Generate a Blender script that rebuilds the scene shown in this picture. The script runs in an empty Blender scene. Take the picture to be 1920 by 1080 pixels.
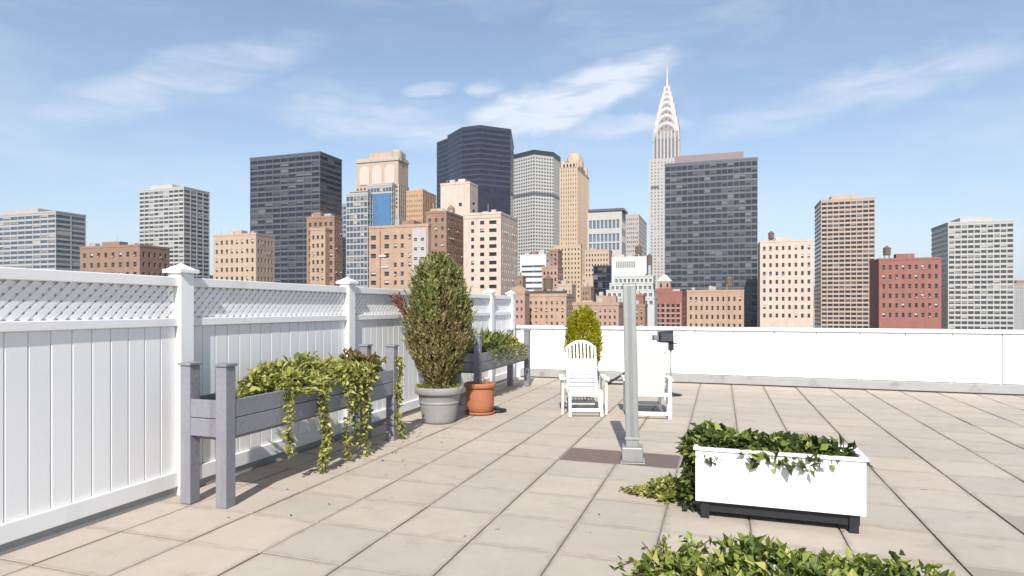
import bpy, bmesh, math, random
from mathutils import Vector, Matrix, noise as mnoise
random.seed(7)
R = math.radians
scene = bpy.context.scene
col = scene.collection

# ------------------------------------------------------------------ camera
F = 1166.0          # focal length in 1920-px units
HY = 577.0          # horizon row
EYE = 1.6
cam = bpy.data.cameras.new('camera'); camo = bpy.data.objects.new('camera', cam); col.objects.link(camo)
cam.sensor_width = 36.0; cam.lens = 36.0*F/1920; cam.shift_y = (HY-540)/1920.0
cam.clip_start = 0.05; cam.clip_end = 30000
camo.location = (0, 0, EYE); camo.rotation_euler = (R(90), 0, 0)
scene.camera = camo

# ------------------------------------------------------------------ world / sun / exposure
SUN_EL = 40.0
SDIR = Vector((-0.10*math.cos(R(SUN_EL)), -math.cos(R(SUN_EL)), math.sin(R(SUN_EL)))).normalized()
SUN_ROT = math.atan2(SDIR.x, SDIR.y)
EXPOSURE = 0.75
SKY_STRENGTH = 0.097
HAZE = 0.00010

scene.view_settings.view_transform = 'Standard'
scene.view_settings.look = 'None'
scene.view_settings.exposure = EXPOSURE
scene.view_settings.gamma = 1.0
scene.view_settings.use_curve_mapping = False

class NT:
    """tiny node-tree helper"""
    def __init__(self, nt): self.nt = nt; self.n = nt.nodes; self.l = nt.links
    def new(self, t, **kw):
        n = self.n.new(t)
        for k, v in kw.items(): setattr(n, k, v)
        return n
    def put(self, sock, val):
        if hasattr(val, 'links') or isinstance(val, bpy.types.NodeSocket): self.l.new(val, sock)
        else: sock.default_value = val
    def math(self, op, a, b=0.0, c=None, clamp=False):
        n = self.new('ShaderNodeMath', operation=op, use_clamp=clamp)
        self.put(n.inputs[0], a); self.put(n.inputs[1], b)
        if c is not None: self.put(n.inputs[2], c)
        return n.outputs[0]
    def dot(self, a, vec):
        n = self.new('ShaderNodeVectorMath', operation='DOT_PRODUCT')
        self.put(n.inputs[0], a); n.inputs[1].default_value = vec
        return n.outputs['Value']
    def mix(self, fac, a, b, blend='MIX'):
        n = self.new('ShaderNodeMix', data_type='RGBA', blend_type=blend)
        self.put(n.inputs[0], fac); self.put(n.inputs[6], a); self.put(n.inputs[7], b)
        return n.outputs[2]
    def noise(self, vec, scale, detail=4, rough=0.55, dist=0.0, out=0):
        n = self.new('ShaderNodeTexNoise')
        if vec is not None: self.l.new(vec, n.inputs['Vector'])
        n.inputs['Scale'].default_value = scale; n.inputs['Detail'].default_value = detail
        n.inputs['Roughness'].default_value = rough; n.inputs['Distortion'].default_value = dist
        return n.outputs[out]
    def ramp(self, fac, stops):
        n = self.new('ShaderNodeValToRGB'); self.l.new(fac, n.inputs[0])
        els = n.color_ramp.elements
        while len(els) < len(stops): els.new(0.5)
        for e, (p, c) in zip(els, stops):
            e.position = p; e.color = c if len(c) == 4 else (*c, 1)
        return n.outputs[0]
    def mapr(self, v, a, b, c=0.0, d=1.0):
        n = self.new('ShaderNodeMapRange', interpolation_type='SMOOTHSTEP')
        self.put(n.inputs[0], v)
        for i, x in enumerate((a, b, c, d)): n.inputs[i+1].default_value = x
        return n.outputs[0]

world = bpy.data.worlds.new('World'); scene.world = world; world.use_nodes = True
w = NT(world.node_tree); w.n.clear()
wout = w.new('ShaderNodeOutputWorld'); bg = w.new('ShaderNodeBackground')
w.l.new(bg.outputs[0], wout.inputs[0]); bg.inputs[1].default_value = SKY_STRENGTH
sky = w.new('ShaderNodeTexSky', sky_type='NISHITA')
sky.sun_disc = False; sky.sun_elevation = R(SUN_EL); sky.sun_rotation = SUN_ROT
sky.altitude = 50; sky.air_density = 1.0; sky.dust_density = 0.6; sky.ozone_density = 1.4
tc = w.new('ShaderNodeTexCoord'); D = tc.outputs['Generated']
def pdir(px, py): return Vector(((px-960)/F, 1.0, (HY-py)/F)).normalized()
def wisp(cx, cy, ax, ay, la, lb, seed, nscale=7.0, soft=1.0):
    """an elongated cloud fixed at a direction of the sky: axis (ax, ay) and half sizes in 1920-px units"""
    e0 = pdir(cx, cy)
    t = Vector((ax, 0, ay)).normalized(); e1 = (t - e0*t.dot(e0)).normalized(); e2 = e0.cross(e1)
    a = w.dot(D, e1); b = w.dot(D, e2); c = w.dot(D, e0)
    wn = w.noise(D, nscale, 5, 0.6, 0.6, out=1)
    sep = w.new('ShaderNodeSeparateColor'); w.l.new(wn, sep.inputs[0])
    a = w.math('ADD', a, w.math('MULTIPLY', w.math('SUBTRACT', sep.outputs[0], 0.5), 0.12*soft))
    b = w.math('ADD', b, w.math('MULTIPLY', w.math('SUBTRACT', sep.outputs[1], 0.5), 0.075*soft))
    aa = w.math('POWER', w.math('DIVIDE', a, la/F), 2.0); bb = w.math('POWER', w.math('DIVIDE', b, lb/F), 2.0)
    m = w.mapr(w.math('ADD', aa, bb), 0.0, 1.7, 1.0, 0.0)
    mp = w.new('ShaderNodeMapping'); w.l.new(D, mp.inputs[0])
    # streaks drawn out along the cloud's axis
    mp.inputs['Rotation'].default_value = (0, math.atan2(ay, ax), 0); mp.inputs['Scale'].default_value = (5, 5, 26)
    mp.inputs['Location'].default_value = (seed, seed*0.7, seed*1.3)
    f = w.mapr(w.noise(mp.outputs[0], 1.6, 7, 0.62, 0.4), 0.3, 0.72)
    m = w.math('MULTIPLY', m, w.math('ADD', 0.25, w.math('MULTIPLY', f, 0.75)))
    return w.math('MULTIPLY', m, w.math('GREATER_THAN', c, 0.3))
masks = [
    (wisp(1085, 183, 290, 112, 165, 42, 1.3, 10, 0.6), 1.5),
    (wisp(985, 212, 200, 50, 95, 40, 4.1, 10, 0.6), 1.4),
    (wisp(808, 168, 100, 8, 42, 14, 8.2, 14, 0.4), 0.8),
    (wisp(905, 166, 100, 6, 36, 14, 2.9, 14, 0.4), 0.75),
    (wisp(720, 228, 250, -20, 170, 36, 5.7), 0.75),
    (wisp(1180, 232, 220, 22, 120, 18, 6.4), 0.75),
    (wisp(640, 180, 160, -20, 120, 20, 3.3), 0.3),
    (wisp(330, 150, 260, 60, 220, 40, 9.3), 0.6),
    (wisp(1600, 170, 260, 70, 230, 34, 11.3), 0.6),
]
# thin high veil over the whole sky
mpv = w.new('ShaderNodeMapping'); w.l.new(D, mpv.inputs[0]); mpv.inputs['Scale'].default_value = (2.2, 2.2, 8)
mpv.inputs['Rotation'].default_value = (0, 0.25, 0.4)
cm = w.math('MULTIPLY', w.mapr(w.noise(mpv.outputs[0], 1.5, 6, 0.6, 0.5), 0.4, 0.78), 0.32)
for m, k in masks: cm = w.math('MAXIMUM', cm, w.math('MULTIPLY', m, k))
cm = w.math('MINIMUM', cm, 0.92)
# pale milky air near the horizon: the veil thickens with path length
sepd = w.new('ShaderNodeSeparateXYZ'); w.l.new(D, sepd.inputs[0])
el = w.math('MAXIMUM', sepd.outputs[2], 0.03)
veil = w.math('SUBTRACT', 1.0, w.math('EXPONENT', w.math('DIVIDE', -0.055, el)))
cm = w.math('MAXIMUM', cm, 0.0)
base = w.mix(w.math('ADD', w.math('MULTIPLY', veil, 0.8), 0.05), sky.outputs[0], (3.2, 3.9, 4.8, 1))
skyc = w.mix(cm, base, (5.2, 5.6, 6.3, 1))
w.l.new(skyc, bg.inputs[0])

sun = bpy.data.lights.new('sun', 'SUN'); suno = bpy.data.objects.new('sun', sun); col.objects.link(suno)
sun.energy = 4.2; sun.angle = R(0.53); sun.color = (1.0, 0.955, 0.89)
suno.location = (-20, -60, 80)
suno.rotation_euler = (-SDIR).to_track_quat('-Z', 'Y').to_euler()

# ------------------------------------------------------------------ frames of reference
# the terrace and the street grid share one direction: u runs along the fence, v to the right
YAW = math.atan2(1352-960, F)
UX, UY = math.sin(YAW), math.cos(YAW)
VX, VY = UY, -UX
RZ = -YAW
def uv(u, v, z=0.0): return Vector((UX*u + VX*v, UY*u + VY*v, z))
def to_uv(x, y): return (UX*x + UY*y, VX*x + VY*y)
def at(px, py, Y): return Vector(((px-960)*Y/F, Y, EYE-(py-HY)*Y/F))
GZ = -45.0          # street level

# ------------------------------------------------------------------ mesh helpers
class MB:
    def __init__(self): self.v = []; self.f = []; self.m = []
    def add(self, vs, fs, mi=0):
        o = len(self.v); self.v += [tuple(p) for p in vs]
        for f in fs: self.f.append([i+o for i in f]); self.m.append(mi)
    def quad(self, a, b, c, d, mi=0): self.add([a, b, c, d], [(0, 1, 2, 3)], mi)
    def box(self, x0, x1, y0, y1, z0, z1, mi=0):
        vs = [(x, y, z) for z in (z0, z1) for y in (y0, y1) for x in (x0, x1)]
        self.add(vs, [(0,2,3,1), (4,5,7,6), (0,1,5,4), (2,6,7,3), (0,4,6,2), (1,3,7,5)], mi)
    def obox(self, c, sx, sy, sz, M, mi=0):
        """oriented box: centre c, half sizes, 3x3 matrix"""
        vs = [Vector(c) + M @ Vector((x*sx, y*sy, z*sz)) for z in (-1, 1) for y in (-1, 1) for x in (-1, 1)]
        self.add(vs, [(0,2,3,1), (4,5,7,6), (0,1,5,4), (2,6,7,3), (0,4,6,2), (1,3,7,5)], mi)
    def bar(self, p, q, wx, wy, up=(1, 0, 0), mi=0):
        p, q = Vector(p), Vector(q); d = (q-p); L = d.length; d.normalize()
        x = Vector(up); x = (x - d*x.dot(d)).normalized(); y = d.cross(x)
        M = Matrix((x, y, d)).transposed()
        self.obox((p+q)/2, wx/2, wy/2, L/2, M, mi)
    def prism(self, poly, z0, z1, mi=0, bottom=True):
        n = len(poly)
        vs = [(x, y, z0) for x, y in poly] + [(x, y, z1) for x, y in poly]
        fs = [(i, (i+1) % n, n+(i+1) % n, n+i) for i in range(n)] + [tuple(range(n, 2*n))]
        if bottom: fs.append(tuple(range(n-1, -1, -1)))
        self.add(vs, fs, mi)
    def tube(self, pts, r, n=8, mi=0, caps=True):
        pts = [Vector(p) for p in pts]
        rs = r if isinstance(r, (list, tuple)) else [r]*len(pts)
        vs = []; prev = None
        for i, p in enumerate(pts):
            d = (pts[min(i+1, len(pts)-1)] - pts[max(i-1, 0)]).normalized()
            x = Vector((1, 0, 0)) if prev is None else prev
            if abs(x.dot(d)) > 0.95: x = Vector((0, 1, 0))
            x = (x - d*x.dot(d)).normalized(); prev = x; y = d.cross(x)
            for k in range(n):
                a = 2*math.pi*k/n
                vs.append(p + (x*math.cos(a) + y*math.sin(a))*rs[i])
        fs = []
        for i in range(len(pts)-1):
            for k in range(n):
                fs.append((i*n+k, i*n+(k+1) % n, (i+1)*n+(k+1) % n, (i+1)*n+k))
        if caps:
            fs.append(tuple(range(n-1, -1, -1))); fs.append(tuple(range((len(pts)-1)*n, len(pts)*n)))
        self.add(vs, fs, mi)
    def lathe(self, prof, n=32, c=(0, 0, 0), mi=0, capb=True, capt=False):
        vs = []
        for r, z in prof:
            for k in range(n):
                a = 2*math.pi*k/n; vs.append((c[0]+r*math.cos(a), c[1]+r*math.sin(a), c[2]+z))
        fs = []
        for i in range(len(prof)-1):
            for k in range(n):
                fs.append((i*n+k, i*n+(k+1) % n, (i+1)*n+(k+1) % n, (i+1)*n+k))
        if capb: fs.append(tuple(range(n-1, -1, -1)))
        if capt: fs.append(tuple(range((len(prof)-1)*n, len(prof)*n)))
        self.add(vs, fs, mi)
    def mesh(self, name, mats, smooth=False):
        me = bpy.data.meshes.new(name); me.from_pydata(self.v, [], self.f); me.validate()
        for m in (mats if isinstance(mats, (list, tuple)) else [mats]): me.materials.append(m)
        if len(me.polygons) == len(self.m): me.polygons.foreach_set('material_index', self.m)
        if smooth:
            me.polygons.foreach_set('use_smooth', [True]*len(me.polygons))
        me.update()
        return me
    def build(self, name, mats, parent=None, loc=(0, 0, 0), rot=(0, 0, 0), smooth=False, bevel=0.0, seg=2):
        return link(name, self.mesh(name, mats, smooth), parent, loc, rot, bevel, seg)
def link(name, me, parent=None, loc=(0, 0, 0), rot=(0, 0, 0), bevel=0.0, seg=2, scale=None):
    o = bpy.data.objects.new(name, me); col.objects.link(o)
    if parent: o.parent = parent
    o.location = loc; o.rotation_euler = rot
    if scale: o.scale = scale
    if bevel:
        b = o.modifiers.new('bevel', 'BEVEL'); b.width = bevel; b.segments = seg; b.limit_method = 'ANGLE'; b.angle_limit = R(40)
    return o
def thing(name, label, cat, loc, rz=0.0, group=None):
    o = bpy.data.objects.new(name, None); col.objects.link(o)
    o.location = loc; o.rotation_euler = (0, 0, rz); o.empty_display_size = 0.3
    o['label'] = label; o['category'] = cat
    if group: o['group'] = group
    return o
def tag(o, label, cat, group=None):
    o['label'] = label; o['category'] = cat
    if group: o['group'] = group
    return o
def copy_tree(o, parent=None):
    c = o.copy(); col.objects.link(c); c.parent = parent
    for ch in list(o.children): copy_tree(ch, c)
    return c

# ------------------------------------------------------------------ materials
MATS = {}
def principled(name):
    m = bpy.data.materials.new(name); m.use_nodes = True
    t = NT(m.node_tree); b = t.n['Principled BSDF']
    return m, t, b
def surf(name, c, rough=0.75, var=0.12, scale=3.0, bump=0.0, bscale=40.0, metal=0.0, objvar=0.0, spec=0.4, stain=0.0, sscale=0.6, streak=False, coat=0.0):
    """weathered plain surface: large mottling, fine grain, optional dirt and rain streaks"""
    if name in MATS: return MATS[name]
    m, t, b = principled(name)
    P = t.new('ShaderNodeTexCoord').outputs['Object']
    v = t.noise(P, scale, 5, 0.6)
    g = t.noise(P, scale*9, 3, 0.6)
    k = t.math('ADD', t.math('MULTIPLY', t.math('SUBTRACT', v, 0.5), 2*var), t.math('MULTIPLY', t.math('SUBTRACT', g, 0.5), var))
    if objvar:
        oi = t.new('ShaderNodeObjectInfo').outputs['Random']
        k = t.math('ADD', k, t.math('MULTIPLY', t.math('SUBTRACT', oi, 0.5), 2*objvar))
    k = t.math('ADD', 1.0, k)
    hsv = t.new('ShaderNodeHueSaturation'); hsv.inputs['Color'].default_value = (*c, 1); t.l.new(k, hsv.inputs['Value'])
    cc = hsv.outputs[0]
    if stain:
        SP = P
        if streak:
            mp = t.new('ShaderNodeMapping'); t.l.new(P, mp.inputs[0]); mp.inputs['Scale'].default_value = (1, 1, 0.08); SP = mp.outputs[0]
        s = t.mapr(t.noise(SP, sscale, 6, 0.65), 0.52, 0.75)
        cc = t.mix(t.math('MULTIPLY', s, stain), cc, (c[0]*0.35, c[1]*0.33, c[2]*0.3, 1))
    t.l.new(cc, b.inputs['Base Color'])
    b.inputs['Roughness'].default_value = rough; b.inputs['Metallic'].default_value = metal
    b.inputs['Specular IOR Level'].default_value = spec; b.inputs['Coat Weight'].default_value = coat
    if bump:
        bn = t.new('ShaderNodeBump'); bn.inputs['Strength'].default_value = bump; bn.inputs['Distance'].default_value = 0.02
        t.l.new(t.noise(P, bscale, 4, 0.6), bn.inputs['Height']); t.l.new(bn.outputs[0], b.inputs['Normal'])
    MATS[name] = m
    return m
def brick(name, c1, c2, mortar, scale=1.0, rough=0.85, stain=0.3):
    if name in MATS: return MATS[name]
    m, t, b = principled(name)
    tc = t.new('ShaderNodeTexCoord'); P = tc.outputs['Object']
    sp = t.new('ShaderNodeSeparateXYZ'); t.l.new(P, sp.inputs[0])
    cb = t.new('ShaderNodeCombineXYZ')
    t.l.new(t.math('ADD', sp.outputs[0], sp.outputs[1]), cb.inputs[0]); t.l.new(sp.outputs[2], cb.inputs[1])
    bt = t.new('ShaderNodeTexBrick'); t.l.new(cb.outputs[0], bt.inputs['Vector'])
    bt.inputs['Color1'].default_value = (*c1, 1); bt.inputs['Color2'].default_value = (*c2, 1); bt.inputs['Mortar'].default_value = (*mortar, 1)
    bt.inputs['Scale'].default_value = scale; bt.inputs['Mortar Size'].default_value = 0.02
    bt.inputs['Brick Width'].default_value = 0.6; bt.inputs['Row Height'].default_value = 0.22
    n = t.noise(P, 0.25, 5, 0.6); k = t.math('ADD', 0.72, t.math('MULTIPLY', n, 0.56))
    h = t.new('ShaderNodeHueSaturation'); t.l.new(bt.outputs[0], h.inputs['Color']); t.l.new(k, h.inputs['Value'])
    mp = t.new('ShaderNodeMapping'); t.l.new(P, mp.inputs[0]); mp.inputs['Scale'].default_value = (1, 1, 0.07)
    s = t.mapr(t.noise(mp.outputs[0], 0.5, 6, 0.65), 0.5, 0.78)
    cc = t.mix(t.math('MULTIPLY', s, stain), h.outputs[0], tuple(x*0.4 for x in c1)+(1,))
    t.l.new(cc, b.inputs['Base Color']); b.inputs['Roughness'].default_value = rough; b.inputs['Specular IOR Level'].default_value = 0.2
    MATS[name] = m
    return m
def glass(name, c, rough=0.12, spec=0.5, var=0.5, metal=0.0):
    """facade glazing seen from outside: dark body, mirror coat, each pane a touch different"""
    if name in MATS: return MATS[name]
    m, t, b = principled(name)
    P = t.new('ShaderNodeTexCoord').outputs['Object']
    oi = t.new('ShaderNodeObjectInfo').outputs['Random']
    vo = t.new('ShaderNodeTexVoronoi', feature='F1', distance='CHEBYCHEV'); t.l.new(P, vo.inputs['Vector'])
    vo.inputs['Scale'].default_value = 0.3; vo.inputs['Randomness'].default_value = 0.55
    sep = t.new('ShaderNodeSeparateColor'); t.l.new(vo.outputs['Color'], sep.inputs[0])
    k = t.math('ADD', 1.0-var, t.math('MULTIPLY', t.math('ADD', sep.outputs[0], oi), var))
    h = t.new('ShaderNodeHueSaturation'); h.inputs['Color'].default_value = (*c, 1); t.l.new(k, h.inputs['Value'])
    t.l.new(h.outputs[0], b.inputs['Base Color'])
    b.inputs['Roughness'].default_value = rough; b.inputs['Specular IOR Level'].default_value = spec; b.inputs['Metallic'].default_value = metal
    bn = t.new('ShaderNodeBump'); bn.inputs['Strength'].default_value = 0.06; bn.inputs['Distance'].default_value = 0.3
    t.l.new(t.noise(P, 0.35, 2), bn.inputs['Height']); t.l.new(bn.outputs[0], b.inputs['Normal'])
    MATS[name] = m
    return m
def leafmat(name, stops, trans=0.35, rough=0.5):
    m, t, b = principled(name)
    g = t.new('ShaderNodeNewGeometry')
    c = t.ramp(g.outputs['Random Per Island'], stops)
    t.l.new(c, b.inputs['Base Color']); b.inputs['Roughness'].default_value = rough; b.inputs['Specular IOR Level'].default_value = 0.35
    tr = t.new('ShaderNodeBsdfTranslucent'); t.l.new(c, tr.inputs[0])
    mx = t.new('ShaderNodeMixShader'); mx.inputs[0].default_value = trans
    t.l.new(b.outputs[0], mx.inputs[1]); t.l.new(tr.outputs[0], mx.inputs[2])
    t.l.new(mx.outputs[0], t.n['Material Output'].inputs[0])
    return m

def paver_mat():
    m, t, b = principled('concrete paver')
    P = t.new('ShaderNodeTexCoord').outputs['Object']
    oi = t.new('ShaderNodeObjectInfo'); rnd = oi.outputs['Random']
    add = t.new('ShaderNodeVectorMath', operation='ADD'); t.l.new(P, add.inputs[0])
    sc = t.new('ShaderNodeVectorMath', operation='SCALE'); sc.inputs[0].default_value = (37, 91, 13); t.l.new(rnd, sc.inputs['Scale'])
    t.l.new(sc.outputs[0], add.inputs[1]); Q = add.outputs[0]
    g = t.new('ShaderNodeNewGeometry')
    big = t.noise(g.outputs['Position'], 0.9, 4, 0.6)
    mid = t.noise(Q, 5.0, 6, 0.65, 0.3); fine = t.noise(Q, 160, 3, 0.7)
    k = t.math('ADD', 0.80, t.math('MULTIPLY', mid, 0.22))
    k = t.math('ADD', k, t.math('MULTIPLY', t.math('SUBTRACT', fine, 0.5), 0.28))
    k = t.math('ADD', k, t.math('MULTIPLY', t.math('SUBTRACT', rnd, 0.5), 0.08))
    k = t.math('ADD', k, t.math('MULTIPLY', t.math('SUBTRACT', big, 0.5), 0.30))
    tint = t.mix(rnd, (0.435, 0.385, 0.325, 1), (0.455, 0.39, 0.32, 1))
    h = t.new('ShaderNodeHueSaturation'); t.l.new(tint, h.inputs['Color']); t.l.new(k, h.inputs['Value'])
    # grime that creeps in from the joints, and odd dark spots
    sp = t.new('ShaderNodeSeparateXYZ'); t.l.new(P, sp.inputs[0])
    e = t.math('MAXIMUM', t.math('ABSOLUTE', sp.outputs[0]), t.math('ABSOLUTE', sp.outputs[1]))
    e = t.math('ADD', e, t.math('MULTIPLY', t.math('SUBTRACT', t.noise(Q, 9, 4), 0.5), 0.10))
    edge = t.math('MULTIPLY', t.mapr(e, 0.25, 0.315), 0.5)
    c = t.mix(edge, h.outputs[0], (0.22, 0.18, 0.145, 1))
    st = t.math('MULTIPLY', t.mapr(t.noise(g.outputs['Position'], 2.3, 6, 0.7, 0.5), 0.56, 0.76), 0.38)
    c = t.mix(st, c, (0.20, 0.165, 0.135, 1))
    spot = t.math('MULTIPLY', t.mapr(t.noise(g.outputs['Position'], 7.0, 2, 0.5), 0.72, 0.78), 0.6)
    c = t.mix(spot, c, (0.11, 0.09, 0.075, 1))
    c = t.mix(t.mapr(sp.outputs[2], -0.007, -0.0015, 0.85, 0.0), c, (0.17, 0.145, 0.12, 1))   # packed dirt on the joint sides
    t.l.new(c, b.inputs['Base Color']); b.inputs['Roughness'].default_value = 0.86; b.inputs['Specular IOR Level'].default_value = 0.3
    bn = t.new('ShaderNodeBump'); bn.inputs['Strength'].default_value = 0.25; bn.inputs['Distance'].default_value = 0.004
    t.l.new(fine, bn.inputs['Height']); t.l.new(bn.outputs[0], b.inputs['Normal'])
    return m
M_PAVER = paver_mat()
M_BED = surf('paver bed', (0.25, 0.215, 0.185), 0.95, 0.3, 8, 0.3)
M_VINYL = surf('white vinyl', (0.79, 0.785, 0.775), 0.42, 0.035, 1.2, objvar=0.03, stain=0.2, sscale=2.4, streak=True)
M_WALLW = surf('white painted wall', (0.80, 0.80, 0.79), 0.6, 0.04, 1.5, 0.12, 60, stain=0.28, sscale=3.0, streak=True)
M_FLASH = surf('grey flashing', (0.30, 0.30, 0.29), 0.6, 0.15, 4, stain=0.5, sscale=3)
M_GREYW = surf('grey painted timber', (0.205, 0.205, 0.23), 0.62, 0.14, 2.5, 0.25, 30, objvar=0.08, stain=0.35, sscale=5, streak=True)
M_SOIL = surf('potting soil', (0.035, 0.024, 0.016), 0.95, 0.4, 14, 0.8, 50)
M_GREYPOT = surf('grey glazed pot', (0.25, 0.245, 0.24), 0.55, 0.12, 5, 0.15, 30, stain=0.35, sscale=4)
M_TERRA = surf('terracotta', (0.35, 0.13, 0.065), 0.75, 0.10, 5, 0.2, 60, stain=0.22, sscale=5)
M_RESIN = surf('white resin', (0.66, 0.66, 0.65), 0.38, 0.03, 4, objvar=0.015, stain=0.06, sscale=6)
M_CREAM = surf('cream fabric', (0.71, 0.70, 0.665), 0.9, 0.05, 6, 0.4, 220)
M_STEEL = surf('galvanised steel', (0.30, 0.305, 0.295), 0.5, 0.14, 9, 0.1, 60, metal=0.35, stain=0.3, sscale=3, streak=True)
M_RUST = surf('rusty plate', (0.16, 0.118, 0.098), 0.8, 0.22, 6, 0.3, 60, stain=0.4, sscale=5)
M_RUST2 = surf('dull grey brown plate', (0.14, 0.11, 0.10), 0.8, 0.2, 6, 0.3, 60, stain=0.4, sscale=5)
M_BLACK = surf('black metal', (0.018, 0.019, 0.023), 0.45, 0.2, 6)
M_LENS = glass('lamp lens', (0.05, 0.055, 0.06), 0.1)
M_BARK = surf('bark', (0.10, 0.07, 0.045), 0.9, 0.3, 20, 0.8, 60)
M_ROOF = surf('roof felt', (0.11, 0.105, 0.10), 0.9, 0.25, 0.3)
M_ASPH = surf('asphalt', (0.05, 0.05, 0.052), 0.9, 0.25, 0.05)

# ------------------------------------------------------------------ large setting: ground, terrace
mb = MB(); mb.quad((-9000, -9000, GZ), (9000, -9000, GZ), (9000, 9000, GZ), (-9000, 9000, GZ))
g = mb.build('ground', M_ASPH); g['kind'] = 'structure'

V_F = -4.40          # inner face of the fence
U_P = 13.70          # inner face of the parapet
T = 0.61             # paver pitch
U0, V0 = 4.55, -0.41
mb = MB()
mb.box(V_F-0.25, 8.0, -5.0, U_P+0.35, -0.30, -0.013, 0)
floor = mb.build('terrace_floor', [M_BED], None, (0, 0, 0), (0, 0, RZ)); floor['kind'] = 'structure'
tb = thing('apartment_block', 'building under the roof terrace, its walls below the white parapet', 'building', uv(-5, V_F-0.25, GZ), RZ)
M_OWN = brick('own brick', (0.30, 0.17, 0.11), (0.26, 0.14, 0.09), (0.3, 0.27, 0.24))
mb = MB(); mb.box(0, 8.0-V_F+0.25, 0, U_P+5.35, 0, -0.302-GZ); mb.build('wall', M_OWN, tb)

def paver_mesh(hx, hy, th=0.045, b=0.0025):
    m = MB()
    vs = [(-hx, -hy, -th), (hx, -hy, -th), (hx, hy, -th), (-hx, hy, -th),
          (-hx, -hy, -b), (hx, -hy, -b), (hx, hy, -b), (-hx, hy, -b),
          (-hx+b, -hy+b, 0), (hx-b, -hy+b, 0), (hx-b, hy-b, 0), (-hx+b, hy-b, 0)]
    m.add(vs, [(0,1,5,4), (1,2,6,5), (2,3,7,6), (3,0,4,7), (4,5,9,8), (5,6,10,9), (6,7,11,10), (7,4,8,11), (8,9,10,11)])
    return m
PV = paver_mesh(T/2-0.0062, T/2-0.005).mesh('paver', M_PAVER)
PVC = paver_mesh((V0-6*T-V_F)/2-0.006, T/2-0.0045).mesh('paver', M_PAVER)
cells = []
for i in range(-10, 16):
    for j in range(-7, 15):
        u = U0+(i+0.5)*T; v = V0+(j+0.5)*T
        if u > U_P-0.1: continue
        if i == 3 and j in (-2, -1): continue           # the strip under the post
        v_in = v
        if v-T/2 < V_F: continue
        p = uv(u, v)
        vis = p.y > 0.5 and abs(p.x)/p.y < 0.86 and (HY + EYE*F/p.y) < 1110+T/2*F/p.y*EYE
        inphoto = p.y > 0.5 and -0.36 < p.x/p.y < 0.36
        cells.append(((0 if (vis and inphoto) else 1 if vis else 2), p.length, u, v))
cells.sort()
rest = MB()
for k, (a, L, u, v) in enumerate(cells):
    dz = random.uniform(-0.002, 0.002)
    if k < 262:
        link('paver', PV, floor, (v, u, dz), (random.gauss(0, 0.0022), random.gauss(0, 0.0022), random.gauss(0, 0.003)))
    else:
        hx, hy, b = T/2-0.0062, T/2-0.005, 0.006
        rest.box(v-hx, v+hx, u-hy, u+hy, -0.045, dz)
# cut pavers along the fence
for i in range(-4, 16):
    u = U0+(i+0.5)*T
    if u > U_P-0.1: continue
    link('paver', PVC, floor, ((V0-6*T+V_F)/2, u, random.uniform(-0.003, 0.002)))
ro = rest.build('paver_field', M_PAVER, floor); ro['kind'] = 'stuff'

# ------------------------------------------------------------------ far city
def strips(n, a, b, frac):
    p = (b-a)/n
    return [(a+p*(i+0.5-frac/2), a+p*(i+0.5+frac/2)) for i in range(n)]

WIN = {}
def win_mesh(wa, wz, style, mats):
    key = (round(wa, 2), round(wz, 2), style, mats[0].name, mats[1].name)
    if key in WIN: return WIN[key]
    m = MB(); a, h = wa/2, wz/2; fr = min(0.09, wa*0.09); d = 0.06
    m.quad((-a, 0, -h), (a, 0, -h), (a, 0, h), (-a, 0, h), 0)
    m.box(-a, -a+fr, -d, -0.001, -h, h, 1); m.box(a-fr, a, -d, -0.001, -h, h, 1)
    m.box(-a+fr, a-fr, -d, -0.001, -h, -h+fr, 1); m.box(-a+fr, a-fr, -d, -0.001, h-fr, h, 1)
    if style in (1, 2, 3): m.box(-a+fr, a-fr, -d*0.8, -0.001, -fr/2, fr/2, 1)
    if style == 4: m.box(-fr/2, fr/2, -d*0.8, -0.001, -h+fr, h-fr, 1)
    if style == 2: m.quad((-a+fr, -0.012, 0.1*h), (a-fr, -0.012, 0.1*h), (a-fr, -0.012, h-fr), (-a+fr, -0.012, h-fr), 2)
    if style == 3: m.quad((-a+fr, -0.012, -0.5*h), (a-fr, -0.012, -0.5*h), (a-fr, -0.012, h-fr), (-a+fr, -0.012, h-fr), 2)
    me = m.mesh('window', [mats[0], mats[1], M_BLIND]); WIN[key] = me
    return me
M_BLIND = surf('window blind', (0.55, 0.52, 0.46), 0.8, 0.08, 1.0)
G_DARK = glass('dark window glass', (0.018, 0.020, 0.024), 0.1, var=0.5)
G_BLUE = glass('blue window glass', (0.05, 0.09, 0.15), 0.1, var=0.4)
M_FRAME = surf('window frame', (0.22, 0.20, 0.18), 0.6)
M_FRAMEW = surf('white window frame', (0.62, 0.60, 0.56), 0.6)
M_FRAMED = surf('dark window frame', (0.05, 0.048, 0.045), 0.6)

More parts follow.
